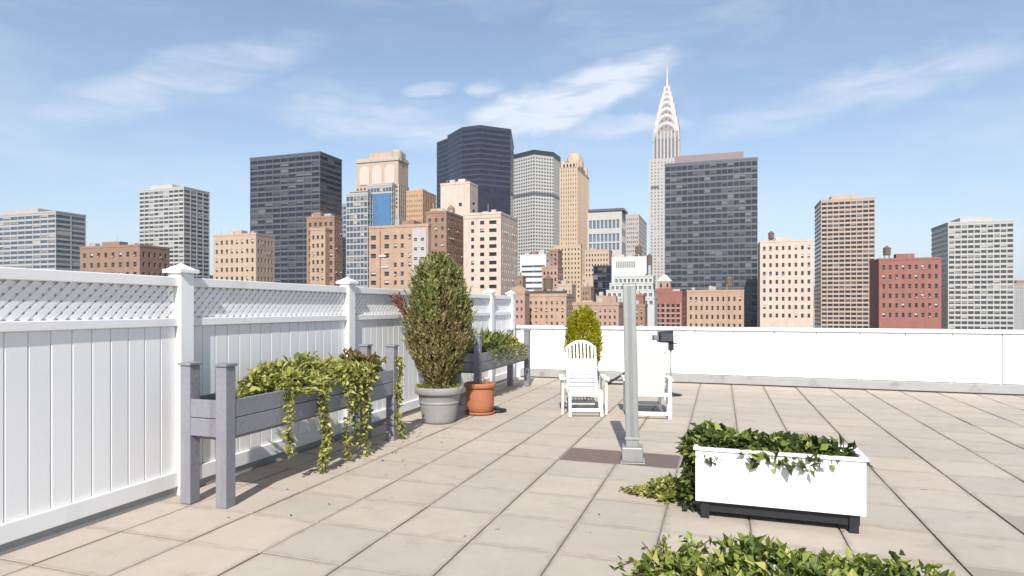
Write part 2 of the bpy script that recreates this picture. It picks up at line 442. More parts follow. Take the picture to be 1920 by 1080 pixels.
M_TANK = surf('tank staves', (0.13, 0.09, 0.065), 0.9, 0.25, 2)
class Bld:
    """a building on the street grid. Its near right corner stands at pixel column xc and depth Y; local x runs along the
    front, y away from the viewer, z up from the street."""
    def __init__(s, name, label, xl, xc, xr, ytop, Y, depth=None, cat='building', group=None, gz=GZ):
        a = (xc-960)/F; X = a*Y; s.U, s.vC = to_uv(X, Y); s.Y = Y
        s.vL = s.vat(xl); s.w = s.vC-s.vL
        if depth is None:
            ar = (xr-960)/F; Yr = s.vC/(VX*ar+VY); s.d = UX*ar*Yr+UY*Yr-s.U
        else: s.d = depth
        s.gz = gz; s.h = s.fz(ytop)
        s.o = thing(name, label, cat, uv(s.U, s.vL, gz), RZ, group)
    def vat(s, px):
        a = (px-960)/F; Yp = s.U/(UX*a+UY); return VX*a*Yp+VY*Yp
    def fx(s, px): return s.vat(px)-s.vL
    def fz(s, py): return EYE-(py-HY)*s.Y/F-s.gz
    def block(s, x0, x1, y0, y1, z0, z1, mat, front=None, right=None, left=None, depth=0.35, wmats=None, style=None, roof=True, lip=0.9, lipmat=None, name='wall'):
        """walls with real window openings; front/right/left = (cols, rows, skip)"""
        m = MB()
        wm = wmats or (G_DARK, M_FRAME)
        wins = []
        def face(o, e, n, L, spec, rot):
            o, e, n = Vector(o), Vector(e), Vector(n); zz = Vector((0, 0, 1))
            cols, rows, skip = spec if spec else ([], [], set())
            xs = [0.0]; zs = [z0]
            for c in cols: xs += [c[0], c[1]]
            for r_ in rows: zs += [r_[0], r_[1]]
            xs.append(L); zs.append(z1)
            pt = lambda a, z, k=0.0: o+e*a-n*k+zz*(z-z0)
            for i in range(len(xs)-1):
                for j in range(len(zs)-1):
                    a0, a1, b0, b1 = xs[i], xs[i+1], zs[j], zs[j+1]
                    if a1-a0 < 1e-4 or b1-b0 < 1e-4: continue
                    if i % 2 and j % 2 and ((i//2, j//2) not in skip):
                        m.quad(pt(a0, b0), pt(a0, b0, depth), pt(a0, b1, depth), pt(a0, b1))
                        m.quad(pt(a1, b0, depth), pt(a1, b0), pt(a1, b1), pt(a1, b1, depth))
                        m.quad(pt(a0, b0), pt(a1, b0), pt(a1, b0, depth), pt(a0, b0, depth))
                        m.quad(pt(a0, b1, depth), pt(a1, b1, depth), pt(a1, b1), pt(a0, b1))
                        wins.append((pt((a0+a1)/2, (b0+b1)/2, depth), a1-a0, b1-b0, rot))
                    else:
                        m.quad(pt(a0, b0), pt(a1, b0), pt(a1, b1), pt(a0, b1))
        W, Dp = x1-x0, y1-y0
        face((x0, y0, z0), (1, 0, 0), (0, -1, 0), W, front, 0)
        face((x1, y0, z0), (0, 1, 0), (1, 0, 0), Dp, right, R(90))
        face((x0, y1, z0), (0, -1, 0), (-1, 0, 0), Dp, left, R(-90))
        m.quad((x1, y1, z0), (x0, y1, z0), (x0, y1, z1), (x1, y1, z1))
        wall = m.build(name, mat, s.o)
        for p, a, h, r_ in wins:
            st = style if style is not None else random.choice((1, 0, 1, 1, 1, 2))
            link('window', win_mesh(a, h, st, wm), s.o, p, (0, 0, r_))
            if h < 2.6 and a < 3 and random.random() < 0.13 and style is None:
                if 'ac' not in WIN:
                    am_ = MB(); am_.box(-0.34, 0.34, -0.75, -0.07, 0.0, 0.46); WIN['ac'] = am_.mesh('air_conditioner', M_PALEC)
                link('air_conditioner', WIN['ac'], s.o, (p.x, p.y, p.z-h/2+0.1), (0, 0, r_))
        if roof:
            r2 = MB(); r2.quad((x0, y0, z1-0.05), (x1, y0, z1-0.05), (x1, y1, z1-0.05), (x0, y1, z1-0.05)); r2.build('roof', M_ROOF, s.o)
            if lip:
                c = MB(); t_ = 0.35; p_ = 0.12
                c.box(x0-p_, x1+p_, y0-p_, y0+t_, z1+0.002, z1+lip); c.box(x0-p_, x1+p_, y1-t_, y1+p_, z1+0.002, z1+lip)
                c.box(x0-p_, x0+t_, y0+t_, y1-t_, z1+0.002, z1+lip); c.box(x1-t_, x1+p_, y0+t_, y1-t_, z1+0.002, z1+lip)
                c.build('coping', lipmat or mat, s.o)
            if x1-x0 > 6 and y1-y0 > 5 and name == 'wall':
                cr = random.Random(int((x1*7+z1*13)*10) & 0xffff)
                for q in range(3):
                    sx_ = cr.uniform(0.6, 1.8); sy_ = cr.uniform(0.6, 1.4); hx = cr.uniform(x0+2.2, x1-2.2); hy = cr.uniform(y0+1.9, min(y1-1.9, y0+9)); hz_ = cr.uniform(0.5, 1.8)
                    c = MB(); c.box(hx-sx_, hx+sx_, hy-sy_, hy+sy_, z1-0.04, z1+lip+hz_); c.build('roof_unit', cr.choice((M_GREYC, M_PALEC, M_GREYC, mat)), s.o)
                if style is None and cr.random() < 0.45 and x1-x0 > 9 and y1-y0 > 7:
                    hx = cr.uniform(x0+3, x1-3); c = MB(); zb_ = z1+lip+1.6
                    for ax_ in (-0.9, 0.9):
                        for ay_ in (-0.9, 0.9): c.tube([(hx+ax_, y0+4+ay_, z1-0.04), (hx+ax_, y0+4+ay_, zb_)], 0.11, 5)
                    c.lathe([(1.45, zb_), (1.5, zb_+2.9), (1.62, zb_+2.92), (0.08, zb_+4.2)], 16, (hx, y0+4, 0)); c.build('water_tank', M_TANK, s.o)
                c = MB(); hx = cr.uniform(x0+1, x1-1); c.tube([(hx, y0+2, z1-0.04), (hx, y0+2, z1+lip+cr.uniform(1.5, 4.0))], 0.09, 6); c.build('vent_pipe', M_GREYC, s.o)
        return wall
    def curtain(s, x0, x1, y0, y1, z0, z1, core, frame, pitch, bandf=0.4, piers=0, pierw=0.5, p1=0.25, p2=0.4, rpiers=None, top=None, zfirst=None, pier_mat=None):
        """glazed tower: glass core, a solid band at every floor, upright piers"""
        m = MB(); m.box(x0, x1, y0, y1, z0, z1); m.build('glazing', core, s.o)
        if bandf > 0:
            bm_ = MB(); bh = pitch*bandf; bm_.box(x0-p1, x1+p1, y0-p1, y1+p1, 0, bh); me = bm_.mesh('floor_band', frame)
            zf = zfirst if zfirst is not None else z0
            n = int((z1-zf)/pitch)
            for k in range(n+1):
                z = z1-bh-k*pitch
                if z < zf: break
                link('floor_band', me, s.o, (0, 0, z))
        pm = pier_mat or frame
        zf = zfirst if zfirst is not None else z0
        if piers:
            me = MB(); me.box(-pierw/2, pierw/2, -p2, 0, zf, z1+0.02); me = me.mesh('pier', pm)
            for k in range(piers+1):
                link('pier', me, s.o, (x0+(x1-x0)*k/piers, y0+0.01, 0))
            rp = rpiers if rpiers is not None else max(2, int(piers*(y1-y0)/(x1-x0)))
            for k in range(1, rp+1):
                link('pier', me, s.o, (x1-0.01, y0+(y1-y0)*k/rp, 0), (0, 0, R(90)))
        if piers and bandf > 0:
            # blinds drawn to different heights behind the glass line, and odd bright panes
            br = random.Random(int(x1*31+z1*7) & 0xffff); bl = MB(); bh = pitch*bandf
            dark = core.name.startswith(('navy', 'charcoal'))
            for e_, n_, A in (((1, 0), (0, -1), piers), ((0, 1), (1, 0), max(1, rpiers if rpiers is not None and rpiers > 1 else int(piers*(y1-y0)/(x1-x0)) or 1))):
                Ln = (x1-x0) if e_ == (1, 0) else (y1-y0)
                ox, oy = (x0, y0) if e_ == (1, 0) else (x1, y0)
                kk = 0
                while True:
                    zt_ = z1-bh-kk*pitch; zb_ = z1-(kk+1)*pitch; kk += 1
                    if zb_ < zf: break
                    for q in range(A):
                        if br.random() > 0.34: continue
                        a0, a1 = Ln*q/A+pierw*0.5+0.05, Ln*(q+1)/A-pierw*0.5-0.05
                        if a1-a0 < 0.2: continue
                        zz0 = zt_-(zt_-zb_)*br.uniform(0.3, 1.0)
                        P_ = lambda a_, z_: (ox+e_[0]*a_+n_[0]*0.03, oy+e_[1]*a_+n_[1]*0.03, z_)
                        bl.quad(P_(a0, zz0), P_(a1, zz0), P_(a1, zt_), P_(a0, zt_), br.choice((0, 0, 1)))
            if bl.v:
                mats_ = (surf('dim blind', (0.055, 0.058, 0.068), 0.6), surf('grey blind', (0.12, 0.12, 0.13), 0.6)) if dark else (surf('mid blind', (0.20, 0.19, 0.18), 0.6), surf('pale blind', (0.36, 0.34, 0.31), 0.6))
                bl.build('window_blinds', list(mats_), s.o)['kind'] = 'stuff'
        c = MB(); c.box(x0-p2-0.05, x1+p2+0.05, y0-p2-0.05, y1+p2+0.05, z1+0.03, z1+(top or 1.2)); c.build('roof', pm, s.o)
    def part(s, name, mat, *boxes):
        m = MB()
        for b in boxes: m.box(*b)
        return m.build(name, mat, s.o)
    def rows(s, ys, hpx):
        return sorted([(s.fz(y+hpx/2), s.fz(y-hpx/2)) for y in ys])
    def cols(s, xs):
        return [(s.fx(x-ww/2), s.fx(x+ww/2)) for x, ww in xs]

M_LIME = surf('limestone', (0.40, 0.34, 0.28), 0.85, 0.10, 0.15, stain=0.5, sscale=0.25, streak=True)
M_TAN = surf('tan masonry', (0.42, 0.315, 0.235), 0.85, 0.12, 0.15, stain=0.3, sscale=0.2, streak=True)
M_GOLD = surf('golden stone', (0.46, 0.35, 0.245), 0.85, 0.12, 0.12, stain=0.35, sscale=0.2, streak=True)
M_CREAMB = brick('cream brick', (0.54, 0.43, 0.355), (0.51, 0.405, 0.335), (0.5, 0.43, 0.37), stain=0.35)
M_ORBR = brick('orange tan brick', (0.40, 0.265, 0.185), (0.35, 0.225, 0.155), (0.40, 0.32, 0.26), stain=0.5)
M_BRBR = brick('brown brick', (0.28, 0.165, 0.11), (0.23, 0.13, 0.09), (0.3, 0.24, 0.19), stain=0.35)
M_REDBR = brick('red brick', (0.27, 0.095, 0.07), (0.22, 0.075, 0.058), (0.32, 0.22, 0.19), stain=0.3)
M_PINKBR = brick('pink brick', (0.36, 0.22, 0.165), (0.31, 0.185, 0.14), (0.4, 0.32, 0.27), stain=0.3)
M_GREYC = surf('grey concrete', (0.36, 0.345, 0.325), 0.85, 0.12, 0.2, stain=0.3, sscale=0.2, streak=True)
M_PALEC = surf('pale concrete', (0.41, 0.395, 0.37), 0.8, 0.08, 0.2, stain=0.25, sscale=0.2, streak=True)
M_WHITEC = surf('white cladding', (0.56, 0.56, 0.555), 0.7, 0.06, 0.2, stain=0.15, sscale=0.2, streak=True)
M_NAVYB = surf('navy spandrel', (0.036, 0.040, 0.062), 0.35, 0.12, 0.3, spec=0.5)
M_DARKB = surf('charcoal spandrel', (0.085, 0.085, 0.095), 0.4, 0.12, 0.3, spec=0.5)
G_NAVY = glass('navy tower glass', (0.012, 0.014, 0.026), 0.14, var=0.6)
G_GREY = glass('grey tower glass', (0.05, 0.055, 0.062), 0.15, var=0.4)
G_SKY = glass('sky blue glass', (0.06, 0.14, 0.26), 0.08, var=0.2)
G_TEAL = glass('slate blue glass', (0.055, 0.085, 0.125), 0.12, var=0.4)

def simple_rows(z0, z1, n, f=0.5): return strips(n, z0, z1, f)

# --- dark tower at the left edge
b = Bld('office_tower', 'charcoal glass tower with slanting roofline at the left edge behind brick tower', 470, 600, 640, 287, 430)
b.curtain(0, b.w, 0, b.d, 0, b.h, G_NAVY, M_DARKB, 3.9, 0.38, 9, 0.5, zfirst=b.fz(600), rpiers=1)
# --- reddish stepped brick tower in front of it
b = Bld('brick_tower', 'narrow red brown stepped brick tower rising above the left fence panel', 575, 627, 642, 408, 260)
rws = simple_rows(b.fz(530), b.fz(412), 8, 0.5)
b.block(0, b.w, 0, b.d, 0, b.h, M_BRBR, (strips(5, 0.4, b.w-0.4, 0.5), rws, set()), (strips(3, 0.4, b.d-0.4, 0.45), rws, set()))
x1 = b.fx(618); b.block(b.fx(590), x1, -3.0, -0.01, 0, b.fz(432), M_ORBR, (strips(3, 0.4, x1-b.fx(590)-0.4, 0.5), simple_rows(b.fz(530), b.fz(438), 6, 0.5), set()), name='wing_wall')
b.part('roof_house', M_BRBR, (2, 6, 1.5, 5, b.h+0.003, b.h+3))
# --- slim blue tower in the gap
b = Bld('glass_tower', 'slim pale blue glass tower glimpsed in the gap at left', 630, 651, 655, 384, 520)
b.curtain(0, b.w, 0, b.d, 0, b.h, G_TEAL, surf('blue spandrel', (0.25, 0.31, 0.37), 0.4), 4.0, 0.35, 3, 0.4, zfirst=b.fz(600))
# --- beige tower with arched crown
b = Bld('stone_tower', 'beige stone tower with tall pale arches under its crown', 668, 747, 766, 300, 620)
b.curtain(0, b.w, 0, b.d, 0, b.fz(345), G_GREY, M_TAN, 4.0, 0.45, 12, 1.7, zfirst=b.fz(480), top=0.6)
zc0, zc1 = b.fz(344), b.fz(300)
b.part('crown_wall', M_TAN, (0.3, b.w-0.3, 0.3, b.d-0.3, zc0, zc1))
arch = MB(); aw = b.w*0.115; ah = (zc1-zc0)*0.80
pts = [(-aw, 0), (aw, 0), (aw, ah-aw)] + [(aw*math.cos(t), ah-aw+aw*math.sin(t)) for t in [R(15*k) for k in range(1, 12)]] + [(-aw, ah-aw)]
n_ = len(pts)
arch.add([(x, 0, z) for x, z in pts]+[(x, -0.7, z) for x, z in pts], [tuple(range(n_, 2*n_))]+[(i, i+n_, (i+1) % n_+n_, (i+1) % n_) for i in range(n_)])
am = arch.mesh('arch', surf('pale arch stone', (0.50, 0.42, 0.36), 0.8, 0.08, 0.2))
for k in range(3): link('arch', am, b.o, (b.w*(0.2+0.3*k), 0.31, zc0+1))
b.part('cornice', M_LIME, (-0.6, b.w+0.6, -0.6, b.d+0.6, zc1+0.01, zc1+2.4), (0.5, b.w-0.5, 0.5, b.d-0.5, zc1+2.4, zc1+4.4))
b.part('roof_house', M_TAN, (b.fx(690), b.w-1.5, 3, b.d-3, zc1+4.4, b.fz(281)))
ch = MB(); ch.lathe([(5.5, 0), (5.5, b.fz(283)-zc1), (4.8, b.fz(280)-zc1)], 24, capt=True); ch.build('corner_turret', M_LIME, b.o, (b.w-4, 5.0, zc1+0.02), smooth=False)
# --- grey and blue glass office
b = Bld('office_block', 'grey gridded glass office block with a large sky blue glass face', 690, 735, 741, 347, 400)
b.curtain(0, b.w, 0, b.d, 0, b.h, G_TEAL, M_GREYC, 3.9, 0.35, 8, 0.35, zfirst=b.fz(600))
b.part('blue_glass_face', G_SKY, (b.fx(695), b.w-0.4, -1.0, -0.42, b.fz(423), b.fz(362)))
for k in range(4):
    x = b.fx(703+8*k); b.part('mullion', M_TEAL if False else surf('blue mullion', (0.10, 0.20, 0.36), 0.4), (x-0.1, x+0.1, -1.12, -1.0, b.fz(423), b.fz(362)))
x0 = b.fx(650)
b2 = Bld('office_block', 'lower grey office block with white window grid left of the blue glass face', 650, 689.5, 692, 364, 398)
b2.curtain(0, b2.w, 0, b2.d+20, 0, b2.h, G_TEAL, M_GREYC, 3.9, 0.26, 6, 0.4, zfirst=b2.fz(600), p1=0.3)
b2.part('roof_house', M_DARKB, (1, b2.w-2, 2, 14, b2.h+1.21, b2.fz(357)))
# --- orange tan block
b = Bld('office_block', 'orange tan masonry block with a shaded side left of the navy tower', 763, 792, 817, 359, 480)
b.curtain(0, b.w, 0, b.d, 0, b.h, G_GREY, surf('ochre masonry', (0.42, 0.265, 0.155), 0.85, 0.1, 0.2), 3.9, 0.55, 9, 0.9, zfirst=b.fz(560), rpiers=8, p1=0.2, p2=0.3)
b.part('roof_house', M_TAN, (2, b.w-2, 3, b.d*0.5, b.h+1.21, b.fz(352)))

# --- faceted navy tower
def poly_tower(name, label, pts, ytop, yref, core, frame, pitch, bandf, p1, zlow, top=1.5, fins=0, fin_w=0.4, finm=None, skipz=None):
    """footprint from (pixel column, depth) pairs, listed counter-clockwise from above"""
    P3 = [Vector(((px-960)*Y/F, Y)) for px, Y in pts]
    c = sum(P3, Vector((0, 0)))/len(P3)
    o = thing(name, label, 'building', (c.x, c.y, GZ))
    L = [p-c for p in P3]
    h = EYE-(ytop-HY)*yref/F-GZ
    def grow(k):
        out = []; n = len(L)
        for i in range(n):
            d0 = (L[i]-L[i-1]).normalized(); d1 = (L[(i+1) % n]-L[i]).normalized()
            n0 = Vector((d0.y, -d0.x)); n1 = Vector((d1.y, -d1.x)); bs = (n0+n1).normalized()
            out.append(tuple(L[i]+bs*(k/max(0.3, bs.dot(n0)))))
        return out
    m = MB(); m.prism([tuple(p) for p in L], 0, h); m.build('glazing', core, o)
    fb = MB(); fb.prism(grow(p1), 0, pitch*bandf); me = fb.mesh('floor_band', frame)
    z = h-pitch*bandf
    while z > zlow:
        if not (skipz and skipz[0] < z < skipz[1]): link('floor_band', me, o, (0, 0, z))
        z -= pitch
    if fins:
        n = len(L); fm = MB(); fm.box(-fin_w/2, fin_w/2, -p1-0.12, 0.05, zlow, h+0.02); fme = fm.mesh('fin', finm or frame)
        for i in range(n):
            A, B = L[i], L[(i+1) % n]
            mid = (A+B)/2; d = (B-A).normalized(); nn = Vector((d.y, -d.x))
            wc = mid+c
            if nn.dot(-wc.normalized()) < 0.02: continue
            k = max(1, int((B-A).length/fins))
            for q in range(k):
                p = A+(B-A)*((q+0.5)/k)
                link('fin', fme, o, (p.x, p.y, 0), (0, 0, math.atan2(d.y, d.x)))
    t = MB(); t.prism(grow(p1+0.3), h+0.03, h+top); t.build('roof', finm or frame, o)
    return o, h, L, grow
def zpx(py, Y): return EYE-(py-HY)*Y/F-GZ
o6, h6, L6, _ = poly_tower('office_tower', 'tall faceted navy glass tower, darkest and broadest of the skyline', [(840, 508), (867, 485), (900, 479), (957, 490), (963, 545), (905, 575), (846, 560)], 237, 479, G_NAVY, M_NAVYB, 4.0, 0.34, 0.22, zpx(362, 490), 1.0, fins=0)
# its narrower shoulder on the left
m = MB(); q = [(819, 535), (842, 520), (846, 556), (824, 570)]
cc = Vector((o6.location.x, o6.location.y)); qq = [tuple(Vector(((px-960)*Y/F, Y))-cc) for px, Y in q]
hs = zpx(262, 525); m.prism(qq, 0, hs); m.build('shoulder', G_NAVY, o6)
mx = sum(p[0] for p in qq)/4; my = sum(p[1] for p in qq)/4
big = [((x-mx)*1.025+mx, (y-my)*1.025+my) for x, y in qq]
sb = MB(); sb.prism(big, 0, 1.3); sme = sb.mesh('floor_band', M_NAVYB); z = hs-1.0
while z > zpx(430, 520): link('floor_band', sme, o6, (0, 0, z)); z -= 4.0
m = MB(); m.box(-14, 4, -8, 8, h6+1.0, h6+2.6); m.build('roof_house', M_NAVYB, o6)

# --- orange brick apartment house in front, left
b = Bld('apartment_house', 'orange tan brick apartment house with scattered windows left of the bushy evergreen', 692, 803, 808, 424, 205)
rws = b.rows([442, 459, 477, 495, 512, 529], 8.5)
b.block(0, b.w, 0, b.d, 0, b.h, M_ORBR, (b.cols([(700, 10), (725, 9), (741, 5.5), (754, 5.5), (768, 5), (786, 9)]), rws, {(0, 2), (4, 1), (4, 4), (2, 3), (1, 2)}), None, depth=0.3)
b.part('corner_pier', surf('grey render', (0.40, 0.37, 0.36), 0.85, 0.1, 0.4), (b.fx(774), b.fx(800), -0.30, -0.005, b.fz(560), b.fz(428))).hide_render = False
for y in (448, 466, 484, 502, 520):
    for px in (780, 793):
        x = b.fx(px); link('window', win_mesh(1.5, 1.2, 1, (G_DARK, M_FRAMEW)), b.o, (x, -0.312, b.fz(y)))
for px, y in ((712, 476), (716, 497)): b.part('air_conditioner', M_WHITEC, (b.fx(px), b.fx(px+12), -0.35, -0.005, b.fz(y+3), b.fz(y)))
b.part('drain_pipe', surf('rust pipe', (0.16, 0.10, 0.07), 0.7), (b.fx(713)-0.12, b.fx(713)+0.12, -0.2, -0.006, b.fz(560), b.fz(430)))
b.part('roof_house', M_BRBR, (b.fx(745), b.fx(768), 3, 9, b.h+0.01, b.fz(409)))
b.part('roof_house', surf('grey plant', (0.3, 0.3, 0.3), 0.7), (b.fx(735), b.fx(743), 2, 6, b.h+0.01, b.fz(405)))
# --- brown brick building behind the evergreen
b = Bld('apartment_house', 'dark brown brick apartment house rising behind the bushy evergreen', 798, 837, 869, 399, 236)
rws = simple_rows(b.fz(545), b.fz(404), 9, 0.42)
b.block(0, b.w, 0, b.d, 0, b.h, M_BRBR, (strips(3, 0.4, b.w-0.4, 0.4), rws, {(0, 3)}), (strips(7, 0.6, b.d-0.6, 0.4), rws, {(2, 5), (4, 2)}))
b.part('roof_house', M_ORBR, (1.0, b.w*0.6, 2, 8, b.h+0.003, b.h+2.2))
tk = MB(); tk.lathe([(1.5, 0), (1.5, 3.0), (0.1, 4.3)], 16); tk.build('water_tank', M_BRBR, b.o, (b.w*0.5, 14, b.h+1.2))
# --- cream brick building with slab tower
b = Bld('apartment_house', 'cream brick slab tower with one small window above the cream apartment house', 826, 881, 896, 344, 275)
b.block(0, b.w, 0, b.d, 0, b.h, M_CREAMB, ([(b.fx(860), b.fx(866))], [(b.fz(386), b.fz(379))], set()), (strips(1, 1.5, b.d-1.5, 0.5), simple_rows(b.fz(400), b.fz(372), 2, 0.4), set()), style=1)
b = Bld('apartment_house', 'cream brick apartment house with three columns of windows beside the navy tower', 869, 939, 970, 401, 232)
rws = b.rows([416, 431, 447, 461, 476, 492, 506, 522, 537], 7)
b.block(0, b.w, 0, b.d, 0, b.h, M_CREAMB, (b.cols([(886, 5.5), (904, 8), (924, 14)]), rws, {(0, 0)}), (strips(8, 0.5, b.d-0.5, 0.30), rws, {(i, j) for i in range(8) for j in range(9) if (i*7+j*3) % 11 == 0}), wmats=(G_DARK, M_FRAMED))
b.part('string_course', M_LIME, (-0.1, b.w+0.1, -0.1, -0.003, b.fz(408), b.fz(405)))

# --- broad grey gridded slab with dark top band
o9, h9, L9, grow9 = poly_tower('office_tower', 'broad pale grey gridded office tower with black roof band and dark middle stripe', [(957, 742), (1001, 715), (1037, 726), (1050, 750), (1050, 790), (957, 790)], 291, 715, G_GREY, M_PALEC, 3.9, 0.52, 0.25, zpx(560, 720), 0.8, fins=3.6, fin_w=1.3, skipz=(zpx(369, 720), zpx(361, 720)))
m = MB(); m.prism(grow9(0.8), h9+0.9, h9+6.2); m.build('roof_band', M_BLACK, o9)
m = MB(); m.prism(grow9(0.46), zpx(367, 720), zpx(361.5, 720)); m.build('service_floor', M_DARKB, o9)

# --- golden art deco tower with rounded crown
b = Bld('stone_tower', 'golden stone tower with stepped rounded crown and thin mast', 1051, 1082, 1103, 314, 540)
G_TAN = glass('tan tower glass', (0.13, 0.105, 0.085), 0.25, var=0.7)
b.curtain(0, b.w, 0, b.d, 0, b.fz(314), G_TAN, M_GOLD, 3.7, 0.5, 7, 1.3, zfirst=b.fz(590), p1=0.15, p2=0.7, rpiers=9, top=0.5)
cx, cy = b.w*0.5, b.d*0.5
rr = (b.fx(1096)-b.fx(1054))/2
b.part('setback', M_GOLD, (1.0, b.w-1.0, 1.2, b.d-1.2, b.fz(313), b.fz(303)))
m = MB(); oct_ = [(cx+rr*0.80*math.cos(R(22.5+45*k)), cy+rr*0.80*math.sin(R(22.5+45*k))) for k in range(8)]
m.prism(oct_, b.fz(304), b.fz(292)); m.build('crown_drum', M_GOLD, b.o)
m = MB(); zz = b.fz(292); hh = b.fz(276)-zz
m.lathe([(rr*0.76, 0), (rr*0.72, hh*0.55), (rr*0.60, hh*0.62), (rr*0.56, hh*0.9), (rr*0.46, hh*0.94), (rr*0.42, hh)], 8, (cx, cy, zz+0.02), capt=True); m.build('crown_cap', M_GOLD, b.o)
for sx_, sy_ in ((0.08, 0.12), (0.92, 0.12), (0.92, 0.88)): b.part('corner_pinnacle', M_GOLD, (b.w*sx_-1.6, b.w*sx_+1.6, b.d*sy_-1.6, b.d*sy_+1.6, b.fz(313), b.fz(297)))
m = MB(); m.tube([(cx-2.5, cy, zz+hh), (cx-2.5, cy, b.fz(262)), (cx-2.5, cy, b.fz(242))], [0.9, 0.5, 0.2], 8); m.build('mast', M_GREYC, b.o)
for k in range(4):
    x = b.w*(0.2+0.2*k); b.part('crown_window', G_DARK, (x-0.7, x+0.7, 0.9, 1.19, b.fz(312), b.fz(306)))
# lower wings
zw = b.fz(462); b.block(b.fx(1041), b.fx(1092), -6, -0.75, 0, zw, M_GOLD, (strips(8, 0.6, b.fx(1092)-b.fx(1041)-0.6, 0.42), simple_rows(b.fz(560), zw-1, 11, 0.5), set()), None, name='wing_wall', style=0)
zw = b.fz(520); b.block(b.w+0.75, b.fx(1112), 1, b.d*0.8, 0, zw, M_GOLD, (strips(4, 0.6, b.fx(1112)-b.w-1.3, 0.42), simple_rows(b.fz(575), zw-1, 6, 0.5), set()), None, name='wing_wall', style=0)

# --- office with large windows and its grey neighbour
b = Bld('office_block', 'white framed office block with big blue windows under a black roof edge', 1102, 1166, 1173, 396, 450)
b.block(0, b.w, 0, b.d, 0, b.h, M_PALEC, (strips(8, 0.5, b.w-1.5, 0.72), sorted([(b.fz(427), b.fz(411)), (b.fz(452), b.fz(437)), (b.fz(468), b.fz(455))]), set()), (strips(3, 0.5, b.d-0.5, 0.5), sorted([(b.fz(427), b.fz(411)), (b.fz(452), b.fz(437))]), set()), wmats=(G_BLUE, M_FRAMEW), style=4, depth=0.6, lip=0.5)
b.part('roof_edge', M_DARKB, (0.5, b.w+1.5, -0.8, b.d+1, b.fz(394.5), b.fz(390)))
b = Bld('office_block', 'plain grey masonry block stepping down right of the blue windowed office', 1160, 1197, 1212, 404, 520)
b.curtain(0, b.w, 0, b.d, 0, b.h, G_GREY, surf('grey brown masonry', (0.36, 0.32, 0.29), 0.85, 0.1, 0.2), 3.8, 0.62, 10, 0.9, zfirst=b.fz(560), p1=0.2, p2=0.22)

# --- art deco skyscraper with tiered arched crown and spire
YC = 720.0
b = Bld('spired_skyscraper', 'slender silver grey skyscraper with tiered arched crown and needle spire', 1219, 1276, 1282, 297, YC, depth=34)
G_PALE = glass('pale grey tower glass', (0.15, 0.15, 0.155), 0.2, var=0.3)
M_SIL = surf('silver brick', (0.39, 0.365, 0.345), 0.7, 0.08, 0.1, stain=0.25, sscale=0.15, streak=True)
M_CHROME = surf('stainless cladding', (0.40, 0.365, 0.345), 0.5, 0.08, 0.2, metal=0.3)
b.curtain(0, b.w, 0, b.d, 0, b.h, G_PALE, M_SIL, 3.9, 0.5, 9, 2.2, zfirst=b.fz(560), p1=0.2, p2=0.5)
b.part('service_floor', M_DARKB, (1, b.fx(1236), -0.62, -0.45, b.fz(351), b.fz(346)))
cx = b.fx(1248.5); cy = b.d/2; sc_ = YC/F
wT = 46*sc_
z0, z1 = b.fz(297)+1.2, b.fz(243)
m = MB(); m.box(cx-wT/2, cx+wT/2, cy-wT/2, cy+wT/2, z0, z1); m.build('tower_shaft', G_PALE, b.o)
pm = MB(); pm.box(-0.9, 0.9, -0.5, 0.5, z0, z1+0.5); pme = pm.mesh('pier', M_SIL)
for k in range(8):
    t_ = -wT/2+wT*k/7
    link('pier', pme, b.o, (cx+t_, cy-wT/2, 0)); link('pier', pme, b.o, (cx+wT/2, cy+t_, 0), (0, 0, R(90))); link('pier', pme, b.o, (cx-wT/2, cy+t_, 0), (0, 0, R(90)))
def arch_prof(hw, h, n=14):
    return [(hw*math.cos(t)*(1 if True else 1), h*math.sin(t)**0.85) for t in [math.pi*k/n for k in range(n+1)]]
tiers = [(46, 256, 224), (41, 243, 208), (35, 229, 194), (29, 215, 181), (23, 202, 170), (17, 190, 160), (11.5, 178, 149)]
M_STEELD = surf('dull crown steel', (0.22, 0.195, 0.185), 0.5, 0.1, 0.2, metal=0.3)
